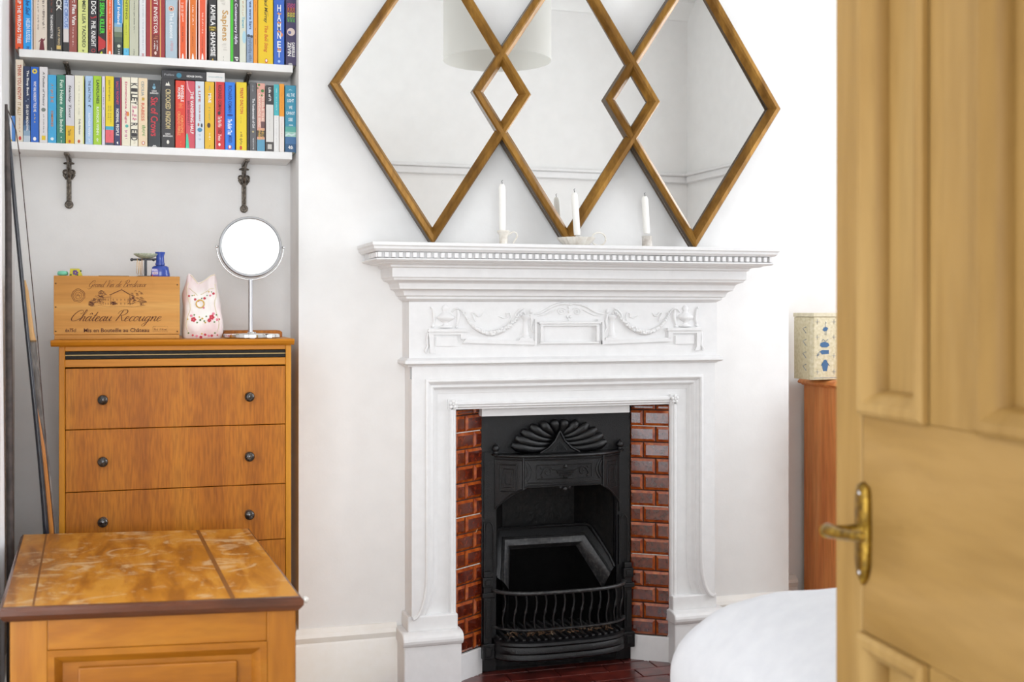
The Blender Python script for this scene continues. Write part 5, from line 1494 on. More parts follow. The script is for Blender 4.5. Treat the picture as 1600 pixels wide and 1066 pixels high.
# blue bottle
bt = P(250.5, 431, ITY); B0 = kt + .0003
bo = thing('blue_bottle', (bt.x, ITY, B0), 'cobalt blue plastic bottle with a flared cap and red and white label on the crate', 'bottle')
bh = Z_at(250, 416, ITY) - B0
mb = MB()
mb.lathe((bt.x, ITY, B0), [(.0235, 0), (.0245, .003), (.0225, bh * .55), (.0205, bh * .92), (.017, bh), (.010, bh + .002), (.0098, bh + .006)], n=28, sy=.8)
bottle_blue = noisy('cobalt_plastic', ['#24419a', '#2e50b0'], nscale=8, rough=.25, coat=.5)
mb.build('bottle_body', bottle_blue, bo, smooth=45)
ch = Z_at(250, 394, ITY) - B0
mb = MB()
mb.lathe((bt.x - .0005, ITY, B0), [(.0118, bh + .0025), (.0125, bh + .005), (.0105, bh + .010), (.0098, ch - .010), (.0125, ch - .003), (.0128, ch), (.009, ch)], n=24)
mb.build('bottle_cap', bottle_blue, bo, smooth=45)
mb = MB(); x_ = bt.x - .014
yy = ITY - .0190
mb.box(x_ - .007, x_ + .009, yy - .0006, yy + .004, B0 + .002, B0 + bh * .75)
mb.build('bottle_label', plain('#5a4ab0', .5), bo)
mb = MB().box(x_ - .006, x_ + .008, yy - .0010, yy - .0004, B0 + .006, B0 + .0125)
mb.build('label_band', plain('#d8dcf0', .5), bo)
mb = MB(); mb.text('FEEL', (x_ - .006, yy - .0008, B0 + .0145), (1, 0, 0), (0, 0, 1), .014, .0055); mb.build('label_lettering', plain('#f0f2fa', .5), bo)
mb = MB(); mb.text('SEX', (x_ - .005, yy - .0012, B0 + .0072), (1, 0, 0), (0, 0, 1), .012, .0042)
mb.box(x_ - .007, x_ - .004, yy - .0012, yy - .0005, B0 + .001, B0 + .005)
mb.build('label_lettering', plain('#a23a52', .5), bo)

# floral drawstring bag
GY = 3.22
gx = X_at(316, GY); gw = (X_at(348, GY) - X_at(284, GY)) / 2
bg = thing('floral_bag', (gx, GY, DT), 'pale pink satin bag embroidered with roses beside the crate', 'bag')
m_bag, nt, b_ = new_mat('pink_satin')
b_.inputs['Roughness'].default_value = .38; b_.inputs['Sheen Weight'].default_value = .4
tc = N(nt, 'ShaderNodeTexCoord'); nz = N(nt, 'ShaderNodeTexNoise'); nz.inputs['Scale'].default_value = 14; nz.inputs['Detail'].default_value = 2
cr_ = N(nt, 'ShaderNodeValToRGB'); cr_.color_ramp.elements[0].position = .40; cr_.color_ramp.elements[0].color = C('#f0ebe6'); cr_.color_ramp.elements[1].position = .62; cr_.color_ramp.elements[1].color = C('#e4cccb')
nt.links.new(tc.outputs['Object'], nz.inputs['Vector']); nt.links.new(nz.outputs['Fac'], cr_.inputs['Fac']); nt.links.new(cr_.outputs['Color'], b_.inputs['Base Color'])
Hb = Z_at(316, 428, GY) - DT
def bagp(ang, v):
    # half-width and half-depth by height; squarish plan, pleats near the neck
    w_ = gw * (1.0 - .02 * v - .20 * v ** 2.2) * (.94 + .06 * min(1, v * 8))
    d_ = .034 * (1 - v ** 3 * .82) * (.9 + .1 * min(1, v * 8))
    ca, sa = cos(ang), sin(ang)
    e = .55
    x_ = w_ * abs(ca) ** e * (1 if ca > 0 else -1); y_ = d_ * abs(sa) ** e * (1 if sa > 0 else -1)
    pl = 1 + .10 * sin(x_ * 420) * v ** 2 * (1 - abs(x_) / gw)
    q_ = abs(x_ / gw)
    # two peaks with a dip between
    peak = Hb * (.86 + .14 * (1 - min(1, abs(q_ - .55) / .40)) if True else 1)
    qs = x_ / gw; TP = [(-1.1, .84), (-.85, .90), (-.70, 1), (-.52, .975), (-.15, .845), (.12, .90), (.42, .985), (.58, 1), (.70, .93), (.82, .86), (1.1, .82)]
    top = Hb * next(p0[1] + (p1[1] - p0[1]) * (qs - p0[0]) / (p1[0] - p0[0]) for p0, p1 in zip(TP, TP[1:]) if qs <= p1[0])
    zz = v * top
    n_ = noise.noise(Vector((x_ * 40, y_ * 40, zz * 22))) * .0034 + .0013 * sin(x_ * 380 + zz * 60) * v ** 1.5
    return Vector((gx + x_ + n_ * ca + .004 * v * sin(zz * 40), GY + (y_ * pl) + n_ * sa, DT + .0006 + zz))
mb = MB()
na, nv = 72, 36
rows = [[bagp(2 * pi * k / na, j / nv) for k in range(na)] for j in range(nv + 1)]
mb.grid(rows, close_u=True)
mb.f.append(tuple(range(na))); mb.m.append(0)
mb.build('bag_body', m_bag, bg, smooth=70)
def on_bag(dx, v, d=.0012):
    q_ = max(-.98, min(.98, dx))
    w0 = gw * (1.0 - .02 * v - .20 * v ** 2.2)
    ca = (abs(q_)) ** (1 / .55) * (1 if q_ > 0 else -1)
    ang = -math.acos(max(-1, min(1, ca)))
    p_ = bagp(ang, v)
    return p_ - Vector((0, d, 0))
def roses(name, hexc, spots, r0):
    mb = MB(); rnd = random.Random(len(spots))
    for (dx, v, s_) in spots:
        c_ = on_bag(dx, v, .0004)
        for k in range(5):
            an = 2 * pi * k / 5 + s_
            mb.ball(c_ + Vector((r0 * s_ * .62 * cos(an), 0, r0 * s_ * .62 * sin(an))), r0 * s_ * .55, .0011, r0 * s_ * .5, n=8)
    mb.build(name, plain(hexc, .6), bg, smooth=60)
roses('rose_embroidery', '#c93a4c', [(-.48, .30, 1.2), (.42, .33, 1.2), (.30, .29, .9), (-.35, .66, .6), (.15, .68, .6), (.65, .69, .6), (-.65, .66, .5), (.8, .33, .5), (-.1, .02, .7), (.45, .04, .6), (-.5, .05, .5), (.12, .06, .6), (.75, .05, .4)], .0052)
roses('pink_bud_embroidery', '#e88aa0', [(-.60, .35, .7), (.50, .38, .7), (.68, .30, .7), (-.2, .67, .5), (.45, .67, .5), (-.3, .04, .6), (.3, .04, .6), (.05, .53, .5)], .0050)
roses('leaf_embroidery', '#6b8f52', [(-.15, .33, .6), (.05, .30, .5), (-.3, .27, .5), (.15, .37, .5), (.55, .25, .5), (-.45, .38, .5), (.65, .37, .5), (-.5, .69, .4), (0, .70, .4), (.3, .70, .4), (.55, .72, .4), (-.7, .08, .5), (.6, .08, .5)], .0042)
roses('yellow_bud_embroidery', '#d8b848', [(-.05, .35, .6), (-.2, .38, .4), (.1, .27, .5), (-.4, .72, .4), (.4, .74, .4), (-.05, .08, .5), (-.75, .30, .4)], .0042)
mb = MB()
rc = on_bag(-.12, .62, .002)
mb.tube([rc + Vector((.0100 * cos(2 * pi * k / 20), -.001, .0100 * sin(2 * pi * k / 20))) for k in range(21)], .0017, n=8)
mb.build('gold_ring', plain('#c8a24e', .3, .6), bg, smooth=60)
mb = MB()
for s_ in (-1, 1):
    mb.tube([on_bag(s_ * (.72 + .1 * sin(k)), .1 + k * .085, .0008) for k in range(10)], .0011, n=6)
mb.tube([on_bag(-.78 + 1.56 * k / 16, .985, .001) for k in range(17)], .0012, n=6)
mb.tube([on_bag(-.7 + 1.4 * k / 16, .775 + .006 * sin(k * 2), .0012) for k in range(17)], .0010, n=6)
mb.build('bead_trim', plain('#e8dcc0', .5), bg, smooth=60)

# low wooden tray with the round make-up mirror in front
TY = 3.30
a_, b_ = X_at(350, TY), X_at(441, TY)
o = MB()
o.prism([(a_, DT + .0004), (b_, DT + .0004), (b_, DT + .013), (b_ - .006, DT + .018), (a_ + .004, DT + .018), (a_, DT + .014)], TY, TY + .09)
o = o.build('wooden_tray', M['oak'], loc=((a_ + b_) / 2, TY + .04, DT), bevel=.001)
tag(o, 'low brown wooden tray lying behind the round mirror base', 'tray')
VY = 3.205
vx = X_at(391.5, VY)
mm = thing('vanity_mirror', (vx, VY, DT), 'round chrome make-up mirror on a tall stem, on the chest of drawers', 'mirror')
mb = MB()
mb.lathe((vx + .003, VY + .0, DT + .0004), [(.070, 0), (.0735, .002), (.0735, .009), (.071, .0115), (.012, .013), (.010, .016)], n=64)
mb.build('mirror_base', M['chrome'], mm, smooth=35)
zc_ = Z_at(391.5, 386, VY); R_ = .0805
mb = MB()
mb.tube([(vx, VY, DT + .010), (vx, VY, zc_ - R_ - .006)], .0058, n=20)
mb.build('stem', plain('#b4b4b6', .32, .8), mm, smooth=50)
mb = MB()
mb.tube([(vx + (R_ + .006) * cos(a), VY + .002, zc_ + (R_ + .006) * sin(a)) for a in [pi + pi * k / 40 for k in range(41)]], .0018, n=8)
for s_ in (-1, 1):
    mb.ball((vx + s_ * (R_ + .006), VY + .0, zc_), .004, n=10)
mb.build('fork', M['chrome'], mm, smooth=50)
# tilted head
tl = radians(9)
nrm = Vector((0, -cos(tl), sin(tl))); upv = Vector((0, sin(tl), cos(tl)))
def hd(r, a, d): return Vector((vx, VY, zc_)) + Vector((1, 0, 0)) * (r * cos(a)) + upv * (r * sin(a)) + nrm * d
mb = MB()
pf = [(R_ - .006, .004), (R_ - .004, .007), (R_, .007), (R_ + .0015, .004), (R_ + .0015, -.004), (R_ - .002, -.007), (R_ - .006, -.006)]
mb.grid([[hd(r, 2 * pi * k / 64, d) for k in range(64)] for r, d in pf], close_u=True, close_v=True)
mb.build('mirror_rim', plain('#9c9c9e', .28, .9), mm, smooth=50)
mb = MB()
rr_ = [0.0001, .02, .04, .06, R_ - .005]
mb.grid([[hd(r, 2 * pi * k / 64, .0045 - (.0012 * (1 - (r / R_) ** 2))) for k in range(64)] for r in rr_], close_u=True)
mb.grid([[hd(r, 2 * pi * k / 64, -.004) for k in range(64)] for r in rr_], close_u=True)
mb.build('mirror_disc', M['mirror'], mm, smooth=80)

# ================================================================== bows leaning in the corner
def polyY(pts, Y): return [P(a, b, Y) for a, b in pts]
def grow(pts, Y):   # carry a px path down to the floor
    q = polyY(pts, Y)
    a, b = q[-2], q[-1]
    d = (b - a) / (a.z - b.z)
    q.append(Vector((max(b.x + d.x * b.z * .25, LWX + .02), b.y, .003)))
    return q
m_dark = noisy('black_laminate', ['#191a20', '#2a2c36'], nscale=10, rough=.32, coat=.3)
m_umber = noisy('umber_wood', ['#3a3230', '#544a46'], nscale=10, rough=.5)
BO = 3.0
q = grow([(9.6, 163), (10.5, 200), (11.5, 260), (13, 330), (13.5, 500), (15, 700), (16, 850)], BO)
mb = MB().tube(q, [.0032, .0048, .0065, .0075, .0078, .0082, .0085, .0085], n=12)
o = mb.build('bow_stave', m_umber, loc=q[-1], smooth=50)
tag(o, 'dark brown straight stave standing upright in the corner', 'bow')
BO2 = 3.045
bw = grow([(9.5, 163), (13, 205), (17.5, 255), (24, 332), (33.5, 430), (42.5, 522), (53, 622), (63, 722), (69, 790), (72, 830)], BO2)
t = thing('strung_bow', bw[-1], 'long black curved bow with a thin string, leaning beside the oak chest of drawers', 'bow')
MB().tube(bw, [.003, .0042, .0048, .005, .005, .005, .0055, .006, .0065, .007, .007], n=12, flat=.6, up=(0, 1, 0)).build('bow_limb', m_dark, t, smooth=50)
st = polyY([(10.5, 168), (18, 186), (25, 204), (28.5, 228), (31.5, 250), (39.5, 332), (49, 430), (58, 522), (66, 622), (74, 722), (81, 790), (85, 830)], BO2 - .012)
st.append(Vector((bw[-1].x + .006, BO2 - .004, .02)))
mb = MB().tube(st, .0012, n=6)
mb.tube([P(29, 236, BO2 - .014), P(31.5, 239, BO2 - .014), P(30, 243, BO2 - .014)], .0012, n=5)
mb.build('bow_string', plain('#4a3630', .7), t, smooth=60)
BO3 = 3.075
t = None
r1 = polyY([(38, 438), (40.5, 455), (43.5, 490), (47, 520), (49.5, 533)], BO3)
gp_ = polyY([(49.5, 533), (54, 580), (60, 640), (67, 700), (74, 760), (80, 810), (84, 850)], BO3 + .004)
lm = grow([(56, 632), (61, 665), (66, 700), (70.5, 745), (76, 800), (79, 830)], BO3 - .010)
t = thing('wooden_bow', lm[-1], 'wooden bow with a grey wrapped middle, leaning between the black bow and the oak chest', 'bow')
MB().tube(r1, [.003, .006, .0085, .0095, .010], n=12, flat=.7, up=(0, 1, 0)).build('bow_tip', wood('ash_wood', ['#c99a62', '#d8ac74', '#e2bc88'], rough=.4), t, smooth=50)
gp_.append(Vector((lm[-1].x + .012, BO3 + .004, .01)))
MB().tube(gp_, [.010, .0105, .011, .011, .010, .008, .006, .005], n=12, flat=.6, up=(0, 1, 0)).build('grey_wrap', noisy('grey_camo', ['#4e4a48', '#6e6965', '#98928c'], nscale=30, rough=.7, scale=(2, 2, .6)), t, smooth=50)
MB().tube(lm, [.002, .0045, .0065, .0075, .008, .008, .007], n=12, flat=.7, up=(0, 1, 0)).build('bow_limb', wood('yew_limb', ['#b9702c', '#c98238', '#d79548'], rough=.35, coat=.4), t, smooth=50)
mb = MB()
c_ = P(49.5, 533, BO3); mb.tube([c_ + Vector((0, 0, .002)), c_ - Vector((0, 0, .002))], .0112, n=14, flat=.75, up=(0, 1, 0))
mb.build('binding', plain('#7a5a30', .6), t)
# ================================================================== pine blanket chest in front
PZ_ = .5450
def on_plane(px_, py_, z):
    a, b = ray(px_)
    d = (CAMZ - z) * FPX / (py_ - HORIZON)      # distance along the optical axis
    return Vector((d * a, d * b))
FL, FR, BR_, BL = on_plane(1, 950, PZ_), on_plane(471, 932, PZ_), on_plane(389, 825.5, PZ_), on_plane(35, 835, PZ_)
def Q(u, v, z):
    p = FL * (1 - u) * (1 - v) + FR * u * (1 - v) + BR_ * u * v + BL * (1 - u) * v
    return (p.x, p.y, z)
def qbox(mb, u0, u1, v0, v1, z0, z1, mi=0):
    v = [Q(u, w_, z) for u in (u0, u1) for w_ in (v0, v1) for z in (z0, z1)]
    f = [(0, 1, 3, 2), (4, 6, 7, 5), (0, 4, 5, 1), (2, 3, 7, 6), (0, 2, 6, 4), (1, 5, 7, 3)]
    return mb.add(v, f, mi)
cen = Q(.5, .5, 0)
pc = thing('blanket_chest', cen, 'pine blanket chest with a worn scuffed lid, in front of the oak chest of drawers', 'chest')
# worn lid material: warm pine with pale rubbed patches and rings
m_top, nt, b_ = new_mat('worn_pine_lid')
tc = N(nt, 'ShaderNodeTexCoord')
mp = N(nt, 'ShaderNodeMapping'); mp.inputs['Scale'].default_value = (5, 1.0, 5)
nt.links.new(tc.outputs['Object'], mp.inputs['Vector'])
n1 = N(nt, 'ShaderNodeTexNoise'); n1.inputs['Scale'].default_value = 5; n1.inputs['Detail'].default_value = 6; n1.inputs['Distortion'].default_value = .6
nt.links.new(mp.outputs['Vector'], n1.inputs['Vector'])
c1 = N(nt, 'ShaderNodeValToRGB'); c1.color_ramp.elements.new(.5)
for e, p_, c_ in zip(c1.color_ramp.elements, (.36, .5, .64), ('#93580e', '#b37219', '#c98b30')):
    e.position = p_; e.color = C(c_)
nt.links.new(n1.outputs['Fac'], c1.inputs['Fac'])
n2 = N(nt, 'ShaderNodeTexNoise'); n2.inputs['Scale'].default_value = 11; n2.inputs['Detail'].default_value = 9; n2.inputs['Roughness'].default_value = .66; n2.inputs['Distortion'].default_value = 1.6
nt.links.new(tc.outputs['Object'], n2.inputs['Vector'])
c2 = N(nt, 'ShaderNodeValToRGB'); c2.color_ramp.elements[0].position = .54; c2.color_ramp.elements[0].color = (0, 0, 0, 1); c2.color_ramp.elements[1].position = .64; c2.color_ramp.elements[1].color = (1, 1, 1, 1)
nt.links.new(n2.outputs['Fac'], c2.inputs['Fac'])
mxa = N(nt, 'ShaderNodeMix', data_type='RGBA')
ml = N(nt, 'ShaderNodeMath', operation='MULTIPLY'); ml.inputs[1].default_value = .62
nt.links.new(c2.outputs['Color'], ml.inputs[0]); nt.links.new(ml.outputs[0], mxa.inputs['Factor'])
nt.links.new(c1.outputs['Color'], mxa.inputs['A']); mxa.inputs['B'].default_value = C('#dcc196')
# rings left by glasses
vr = N(nt, 'ShaderNodeTexVoronoi'); vr.inputs['Scale'].default_value = 5.5
nt.links.new(tc.outputs['Object'], vr.inputs['Vector'])
c3 = N(nt, 'ShaderNodeValToRGB')
for _ in range(2): c3.color_ramp.elements.new(.5)
for e, p_, v_ in zip(c3.color_ramp.elements, (.20, .235, .27, .9), (0, .5, 0, 0)):
    e.position = p_; e.color = (v_, v_, v_, 1)
nt.links.new(vr.outputs['Distance'], c3.inputs['Fac'])
n3 = N(nt, 'ShaderNodeTexNoise'); n3.inputs['Scale'].default_value = 6
c4 = N(nt, 'ShaderNodeValToRGB'); c4.color_ramp.elements[0].position = .5; c4.color_ramp.elements[1].position = .62
nt.links.new(tc.outputs['Object'], n3.inputs['Vector']); nt.links.new(n3.outputs['Fac'], c4.inputs['Fac'])
mm_ = N(nt, 'ShaderNodeMath', operation='MULTIPLY'); nt.links.new(c3.outputs['Color'], mm_.inputs[0]); nt.links.new(c4.outputs['Color'], mm_.inputs[1])
mxb = N(nt, 'ShaderNodeMix', data_type='RGBA'); nt.links.new(mm_.outputs[0], mxb.inputs['Factor'])
nt.links.new(mxa.outputs['Result'], mxb.inputs['A']); mxb.inputs['B'].default_value = C('#e6d0a8')
nt.links.new(mxb.outputs['Result'], b_.inputs['Base Color'])
b_.inputs['Roughness'].default_value = .36; b_.inputs['Specular IOR Level'].default_value = .4; b_.inputs['Coat Weight'].default_value = .12; b_.inputs['Coat Roughness'].default_value = .2
bp_ = N(nt, 'ShaderNodeBump'); bp_.inputs['Strength'].default_value = .12; bp_.inputs['Distance'].default_value = .003
nt.links.new(n2.outputs['Fac'], bp_.inputs['Height']); nt.links.new(bp_.outputs['Normal'], b_.inputs['Normal'])
mb = MB()
us = [0.006, .115, .118, .265, .268, .475, .478, .765, .768, .994]
qbox(mb, .006, .7655, .006, .994, PZ_ - .010, PZ_)
mb.build('lid_board', m_top, pc, bevel=.0012)
qbox(MB(), .7675, .994, .006, .994, PZ_ - .010, PZ_).build('lid_board', m_top, pc, bevel=.0012)
m_seam = plain('#7d4d1a', .45)
mb = MB()
qbox(mb, .758, .775, .008, .992, PZ_ - .008, PZ_ + .00015)
qbox(mb, .100, .108, .008, .992, PZ_ - .008, PZ_ + .00012)
mb.build('lid_seam', m_seam, pc)
mb = MB()
# rounded dark edge moulding round the lid
pe = [(-.000, PZ_ - .003), (-.0, PZ_ - .0015), (.004, PZ_ - .0002), (.012, PZ_ - .0002), (.012, PZ_ - .026), (.006, PZ_ - .027), (.001, PZ_ - .022), (-.004, PZ_ - .015), (-.004, PZ_ - .007)]
rows = []
for d_, z in pe:
    du = d_ / .55; dv = d_ / .75
    rows.append([Q(du, dv, z), Q(1 - du, dv, z), Q(1 - du, 1 - dv, z), Q(du, 1 - dv, z)])
mb.grid(rows, close_u=True, close_v=True)
mb.build('lid_moulding', M['pine_edge'], pc, smooth=30)
# carcass
ZB = PZ_ - .027
u0, u1, v0, v1 = .028, .985, .018, .985
uL, uR = .150, .885
zr = .462
for ua, ub in ((u0, uL), (uR, u1)):
    qbox(MB(), ua, ub, v0, v0 + .03, .0, ZB).build('stile', M['pine_v'], pc, bevel=.002)
for za, zb2 in ((zr, ZB), (.04, .11)):
    qbox(MB(), uL, uR, v0 + .001, v0 + .028, za, zb2).build('rail', M['pine'], pc, bevel=.002)
mb = MB()
qbox(mb, uL, uR, v0 + .022, v0 + .03, .11, zr)
qbox(mb, uL + .10, uR - .10, v0 + .012, v0 + .022, .165, zr - .036)
mb.build('front_panel', M['pine'], pc, bevel=.003)
mb = MB()
fr_ = [(0, .0), (.0, -.004), (.012, -.003), (.026, .012), (.030, .018)]
rows = []
for d_, y_ in fr_:
    du = d_ / .55
    rows.append([Q(uL + du, v0 + .004 + y_ / .75, .11 + d_), Q(uR - du, v0 + .004 + y_ / .75, .11 + d_), Q(uR - du, v0 + .004 + y_ / .75, zr - d_), Q(uL + du, v0 + .004 + y_ / .75, zr - d_)])
mb.grid(rows, close_u=True)
mb.build('panel_moulding', M['pine'], pc, smooth=30)
for ua, ub, va in ((u0, u0 + .03, v0 + .031), (u1 - .03, u1, v0 + .031), (u0 + .03, u1 - .03, v1 - .03)):
    qbox(MB(), ua, ub, va, v1, .03, ZB).build('side_board', M['pine'], pc, bevel=.002)
# pale ball standing for the white highlight on the lid's corner
o = MB().ball(Q(1.018, .02, PZ_ - .010), .0065, .0065, .0065, n=12)
o = o.build('lid_highlight', plain('#dcd8d2', .2, .3), pc, smooth=60)

# ================================================================== tall cupboard in the far alcove and its tin
QX = 2.11
cp = thing('pine_cupboard', (2.48, 3.28, 0), 'reddish pine cupboard standing in the alcove behind the bed', 'cupboard')
QZ = Z_at(1246, 603, 3.46)
mb = MB()
mb.box(QX, QX + .022, 3.10, 3.505, 0, QZ); mb.box(2.82, 2.845, 3.10, 3.505, 0, QZ); mb.box(QX + .022, 2.82, 3.485, 3.505, 0, QZ)
mb.box(QX + .022, 2.82, 3.12, 3.485, .04, .07)
mb.build('cupboard_side', M['cherry'], cp, bevel=.002)
MB().box(QX - .002, QX + .03, 3.075, 3.0995, 0, QZ).build('corner_post', M['cherry'], cp, bevel=.003)
for a_, b_ in ((QX + .034, 2.475), (2.479, 2.845)):
    dr = MB().box(a_, b_, 3.078, 3.098, .05, QZ - .02).build('cupboard_door', M['cherry'], cp, bevel=.003)
    kx = b_ - .03 if a_ < 2.3 else a_ + .03
    MB().lathe((kx, 3.078, .5), [(.008, 0), (.007, .008), (.014, .018), (.012, .026), (.0001, .028)], n=16, axis=(0, -1, 0)).build('knob', M['cherry'], dr, smooth=50)
mb = MB()
prf = [(0, QZ), (.006, QZ), (.010, QZ + .004), (.020, QZ + .006), (.024, QZ + .010), (.022, QZ + .016), (.014, QZ + .022), (.006, QZ + .024), (0, QZ + .026)]
rows = [[(QX - d_, 3.505, z), (QX - d_, 3.075 - d_, z), (2.845, 3.075 - d_, z), (2.845, 3.505, z)] for d_, z in prf]
mb.grid(rows)
mb.f.append((0, 1, 2, 3)); mb.m.append(0)
k = (len(prf) - 1) * 4; mb.f.append((k + 3, k + 2, k + 1, k)); mb.m.append(0)
mb.build('cornice', M['cherry'], cp, smooth=35)
QT = QZ + .026
TNY = 3.33
tx0 = X_at(1267.5, TNY); tz1 = Z_at(1290, 489, TNY)
tn = thing('tea_tin', (tx0 + .06, TNY + .05, QT), 'cream tin printed with blue pottery motifs on the reddish cupboard', 'tin')
def tin_outline(g=0):
    x0, x1, y0, y1, c = tx0 + g, tx0 + .125 - g, TNY + g, TNY + .115 - g, .010
    return [(x0, y0 + c), (x0 + c, y0), (x1 - c, y0), (x1, y0 + c), (x1, y1 - c), (x1 - c, y1), (x0 + c, y1), (x0, y1 - c)]
m_tin = noisy('cream_tin', ['#c4b890', '#d2c7a4', '#dcd3b8'], nscale=20, rough=.35)
MB().prism(tin_outline(), QT + .0006, tz1 - .014, axis='Z').build('tin_body', m_tin, tn, bevel=.002)
mb = MB().prism(tin_outline(-.002), tz1 - .013, tz1, axis='Z')
mb.prism(tin_outline(.004), tz1 - .016, tz1 - .0128, axis='Z')
mb.build('tin_lid', noisy('lid_tin', ['#c8bd9c', '#ddd4b8'], nscale=12, rough=.35), tn, bevel=.0015)
def tp(px_, py_, d=.0006): p_ = P(px_, py_, TNY); return Vector((p_.x, TNY - d, p_.z))
mb = MB()
def blob(pts): mb.add([tp(a, b) for a, b in pts], [tuple(range(len(pts)))])
blob([(1285, 516), (1287, 512), (1291, 511), (1294, 513), (1292, 517), (1288, 518)]); mb.tube([tp(1290, 513), tp(1289, 507), tp(1291, 504), tp(1289, 503)], .0006, n=5); mb.tube([tp(1289, 518), tp(1289, 524)], .0004, n=5); mb.tube([tp(1291, 517), tp(1291, 524)], .0004, n=5)
blob([(1282, 536), (1288, 534), (1294, 536), (1296, 540), (1292, 543), (1284, 543), (1281, 540)]); mb.tube([tp(1284, 534), tp(1286, 530), tp(1290, 534), tp(1294, 530)], .0007, n=5)
blob([(1281, 550), (1284, 547), (1295, 547), (1295, 553), (1284, 554)]); mb.tube([tp(1281, 553), tp(1277, 556), tp(1281, 549)], .0007, n=5)
blob([(1287, 563), (1290, 562), (1292, 564), (1294, 570), (1292, 580), (1286, 580), (1284, 570)]); mb.tube([tp(1285, 567), tp(1283, 572)], .0008, n=5); mb.tube([tp(1293, 567), tp(1296, 572)], .0008, n=5)
mb.build('blue_motif', plain('#34628f', .5), tn)
mb = MB()
for cx_, cy_ in ((1277, 503), (1303, 503), (1277, 527), (1303, 527), (1277, 556), (1303, 556), (1277, 581), (1303, 581)):
    for dx_, dy_ in ((-3.2, 0), (3.2, 0), (0, -4), (0, 4)):
        mb.tube([tp(cx_, cy_), tp(cx_ + dx_, cy_ + dy_)], .0005, n=5)
        mb.tube([tp(cx_ + dx_, cy_), tp(cx_, cy_ + dy_)], .0004, n=5)
for y_ in (-.1,):
    for z_ in range(4):
        mb.tube([(tx0 - .0004, TNY + .03, QT + .03 + z_ * .04), (tx0 - .0004, TNY + .05, QT + .045 + z_ * .04), (tx0 - .0004, TNY + .03, QT + .05 + z_ * .04)], .0012, n=5)
mb.box(tx0 + .010, tx0 + .115, TNY - .0005, TNY, QT + .006, QT + .0075)
mb.build('grey_ornament', plain('#7c8494', .5), tn)

# ================================================================== bed
bed = thing('bed', (1.9, 1.55, 0), 'low bed under a plain white duvet beside the pine door', 'bed')
BX_0, BX_1, BY_0, BY_1 = .945, 2.80, .92, 2.12
BZ = .565
def outline(inset, n=14, rad=.10):
    x0, x1, y0, y1 = BX_0 + inset, BX_1 - inset, BY_0 + inset, BY_1 - inset
    r = max(.02, rad - inset * .5)
    pts = []
    def side(p0, p1, k):
        for i in range(k):
            t_ = i / k
            pts.append((p0[0] + (p1[0] - p0[0]) * t_, p0[1] + (p1[1] - p0[1]) * t_))
    def corner(cx_, cy_, a0):
        for i in range(n):
            a_ = a0 + (pi / 2) * i / n
            pts.append((cx_ + r * cos(a_), cy_ + r * sin(a_)))
    corner(x0 + r, y1 - r, pi / 2); side((x0, y1 - r), (x0, y0 + r), 40)
    corner(x0 + r, y0 + r, pi); side((x0 + r, y0), (x1 - r, y0), 40)
    corner(x1 - r, y0 + r, 1.5 * pi); side((x1, y0 + r), (x1, y1 - r), 30)
    corner(x1 - r, y1 - r, 0); side((x1 - r, y1), (x0 + r, y1), 60)
    return pts
mb = MB(); rows = []
lev = []
for k in range(12):
    z = .10 + .27 * k / 12; lev.append((-.002 * (12 - k) / 12, z))
for k in range(17):
    a_ = pi / 2 * k / 16
    lev.append((.30 * (1 - cos(a_)), .37 + (BZ - .37) * sin(a_)))
for k in range(1, 8):
    lev.append((.30 + .035 * k, BZ + .0015 * k))
for ins_, z in lev:
    row = []
    for i, (x, y) in enumerate(outline(ins_)):
        fold = max(0, min(1, (.54 - z) / .2))
        s_ = (i * .35)
        n_ = noise.noise(Vector((x * 5.5, y * 5.5, z * 2.2))) * .020 + noise.noise(Vector((x * 14, y * 14, z * 4))) * .007
        cxx, cyy = (BX_0 + BX_1) / 2, (BY_0 + BY_1) / 2
        d_ = Vector((x - cxx, y - cyy)).normalized()
        amp = (.35 + .65 * fold)
        zz = z + (noise.noise(Vector((x * 6, y * 6, 3))) * .010 + noise.noise(Vector((x * 16, y * 16, 7))) * .004) * (1 if z > .3 else .2)
        x += .04 * max(0, min(1, (1.75 - y) / .35)) * max(0, min(1, (1.6 - x) / .4))
        row.append((x + d_.x * n_ * amp, y + d_.y * n_ * amp, zz))
    rows.append(row)
mb.grid(rows, close_u=True)
n_ = len(rows[0]); k0 = (len(rows) - 1) * n_
mb.f.append(tuple(k0 + i for i in range(n_))); mb.m.append(0)
mb.build('duvet', M['sheet'], bed, smooth=80)
MB().box(BX_0 + .06, BX_1 - .06, BY_0 + .06, BY_1 - .06, .22, .42).build('mattress', M['sheet'], bed, bevel=.03, seg=3)
mb = MB().box(BX_0 + .05, BX_1 - .05, BY_0 + .05, BY_1 - .05, .13, .215)
for x in (BX_0 + .1, BX_1 - .16):
    for y in (BY_0 + .1, BY_1 - .16):
        mb.box(x, x + .06, y, y + .06, 0.0, .13)
mb.build('bed_base', M['pine_v'], bed, bevel=.004)

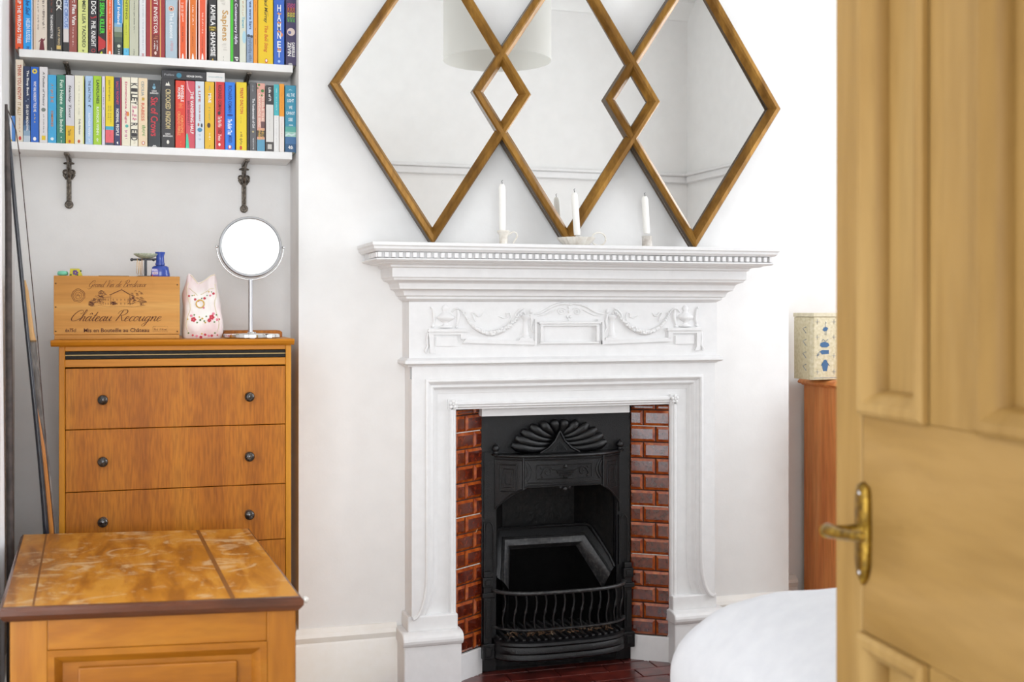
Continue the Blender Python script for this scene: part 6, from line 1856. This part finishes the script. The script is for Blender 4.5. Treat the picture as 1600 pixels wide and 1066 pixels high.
# ================================================================== pine door standing open
dl = Vector((.891, 1.399)); dd = Vector((-.0874, -.9962)); dn = Vector((-.9962, .0874))
def D(s_, z, d=0.0):
    p_ = dl + dd * s_ + dn * d
    return (p_.x, p_.y, z)
DW, DH = .62, 1.92
def dbox(mb, s0, s1, z0, z1, d0, d1, mi=0):
    v = [D(s_, z, d_) for s_ in (s0, s1) for z in (z0, z1) for d_ in (d0, d1)]
    f = [(0, 1, 3, 2), (4, 6, 7, 5), (0, 4, 5, 1), (2, 3, 7, 6), (0, 2, 6, 4), (1, 5, 7, 3)]
    return mb.add(v, f, mi)
dr = thing('door_1', D(DW / 2, .008, -.02), 'stripped pine panelled door standing open, with a brass lever handle', 'door', kind='structure')
ST = .071; M0, M1 = .2245, .3245; T_ = .038
RZ = [(.008, .20), (.655, .936), (1.83, DH)]
for a_, b_ in ((0, ST), (DW - ST, DW)):
    dbox(MB(), a_, b_, .008, DH, -T_, 0).build('door_stile', M['door'], dr, bevel=.002)
for k in (0, 1):
    dbox(MB(), M0, M1, RZ[k][1], RZ[k + 1][0], -T_, -.001).build('door_muntin', M['door'], dr, bevel=.002)
for a_, b_ in RZ:
    dbox(MB(), ST + .0006, DW - ST - .0006, a_, b_, -T_, -.0008).build('door_rail', M['door_h'], dr, bevel=.002)
for s0, s1 in ((ST, M0), (M1, DW - ST)):
    for z0, z1 in ((RZ[0][1], RZ[1][0]), (RZ[1][1], RZ[2][0])):
        pn = dbox(MB(), s0, s1, z0, z1, -.030, -.020).build('door_panel', M['door'], dr)
        mb = MB()
        for sg in (1, -1):
            pm = [(0, -.001), (.0, .007), (.006, .011), (.015, .010), (.020, .005), (.026, .001), (.030, -.006), (.032, -.019), (.032, -.022)] if sg > 0 else [(0, -.001), (0, .007), (.015, .009), (.028, -.004), (.028, -.009)]
            if sg < 0: pm = [(a_, -T_ - b_) for a_, b_ in pm]
            mb.grid([[D(s0 + o_, z0 + o_, d_), D(s1 - o_, z0 + o_, d_), D(s1 - o_, z1 - o_, d_), D(s0 + o_, z1 - o_, d_)] for o_, d_ in pm], close_u=True)
        mb.build('panel_moulding', M['door'], pn, smooth=30)
# brass handle
hs, hz_ = .078, .783
hd_ = MB()
ol = [(-.013, .060), (-.015, .052), (-.017, .0), (-.015, -.040), (-.010, -.056), (0, -.066), (.010, -.056), (.015, -.040), (.017, .0), (.015, .052), (.013, .060), (0, .066)]
n_ = len(ol)
hd_.add([D(hs + a_, hz_ + b_, .0) for a_, b_ in ol] + [D(hs + a_, hz_ + b_, .005) for a_, b_ in ol] + [D(hs + a_ * .7, hz_ + b_ * .9, .008) for a_, b_ in ol],
        [tuple(range(2 * n_, 3 * n_))] + [(i, (i + 1) % n_, n_ + (i + 1) % n_, n_ + i) for i in range(n_)] + [(n_ + i, n_ + (i + 1) % n_, 2 * n_ + (i + 1) % n_, 2 * n_ + i) for i in range(n_)])
hp_ = hd_.build('handle_plate', M['brass'], dr, smooth=35)
mb = MB()
mb.tube([D(hs, hz_ + .004, .006), D(hs, hz_ + .004, .012), D(hs, hz_ + .004, .024), D(hs, hz_ + .004, .042), D(hs - .001, hz_ + .005, .050), D(hs + .004, hz_ + .006, .056)], [.012, .009, .0075, .008, .0095, .009], n=16)
mb.tube([D(hs, hz_ + .006, .052), D(hs + .015, hz_ + .008, .058), D(hs + .035, hz_ + .008, .056), D(hs + .06, hz_ + .010, .052), D(hs + .085, hz_ + .014, .052), D(hs + .092, hz_ + .016, .053)], [.009, .0085, .007, .0065, .0075, .004], n=14)
mb.build('lever', M['brass'], hp_, smooth=50)
mb = MB()
for z in (.052, -.050):
    mb.lathe(D(hs, hz_ + z, .007), [(.004, 0), (.0035, .002), (.0001, .003)], n=12, axis=(dn.x, dn.y, 0))
mb.build('screw', M['steel'], hp_)
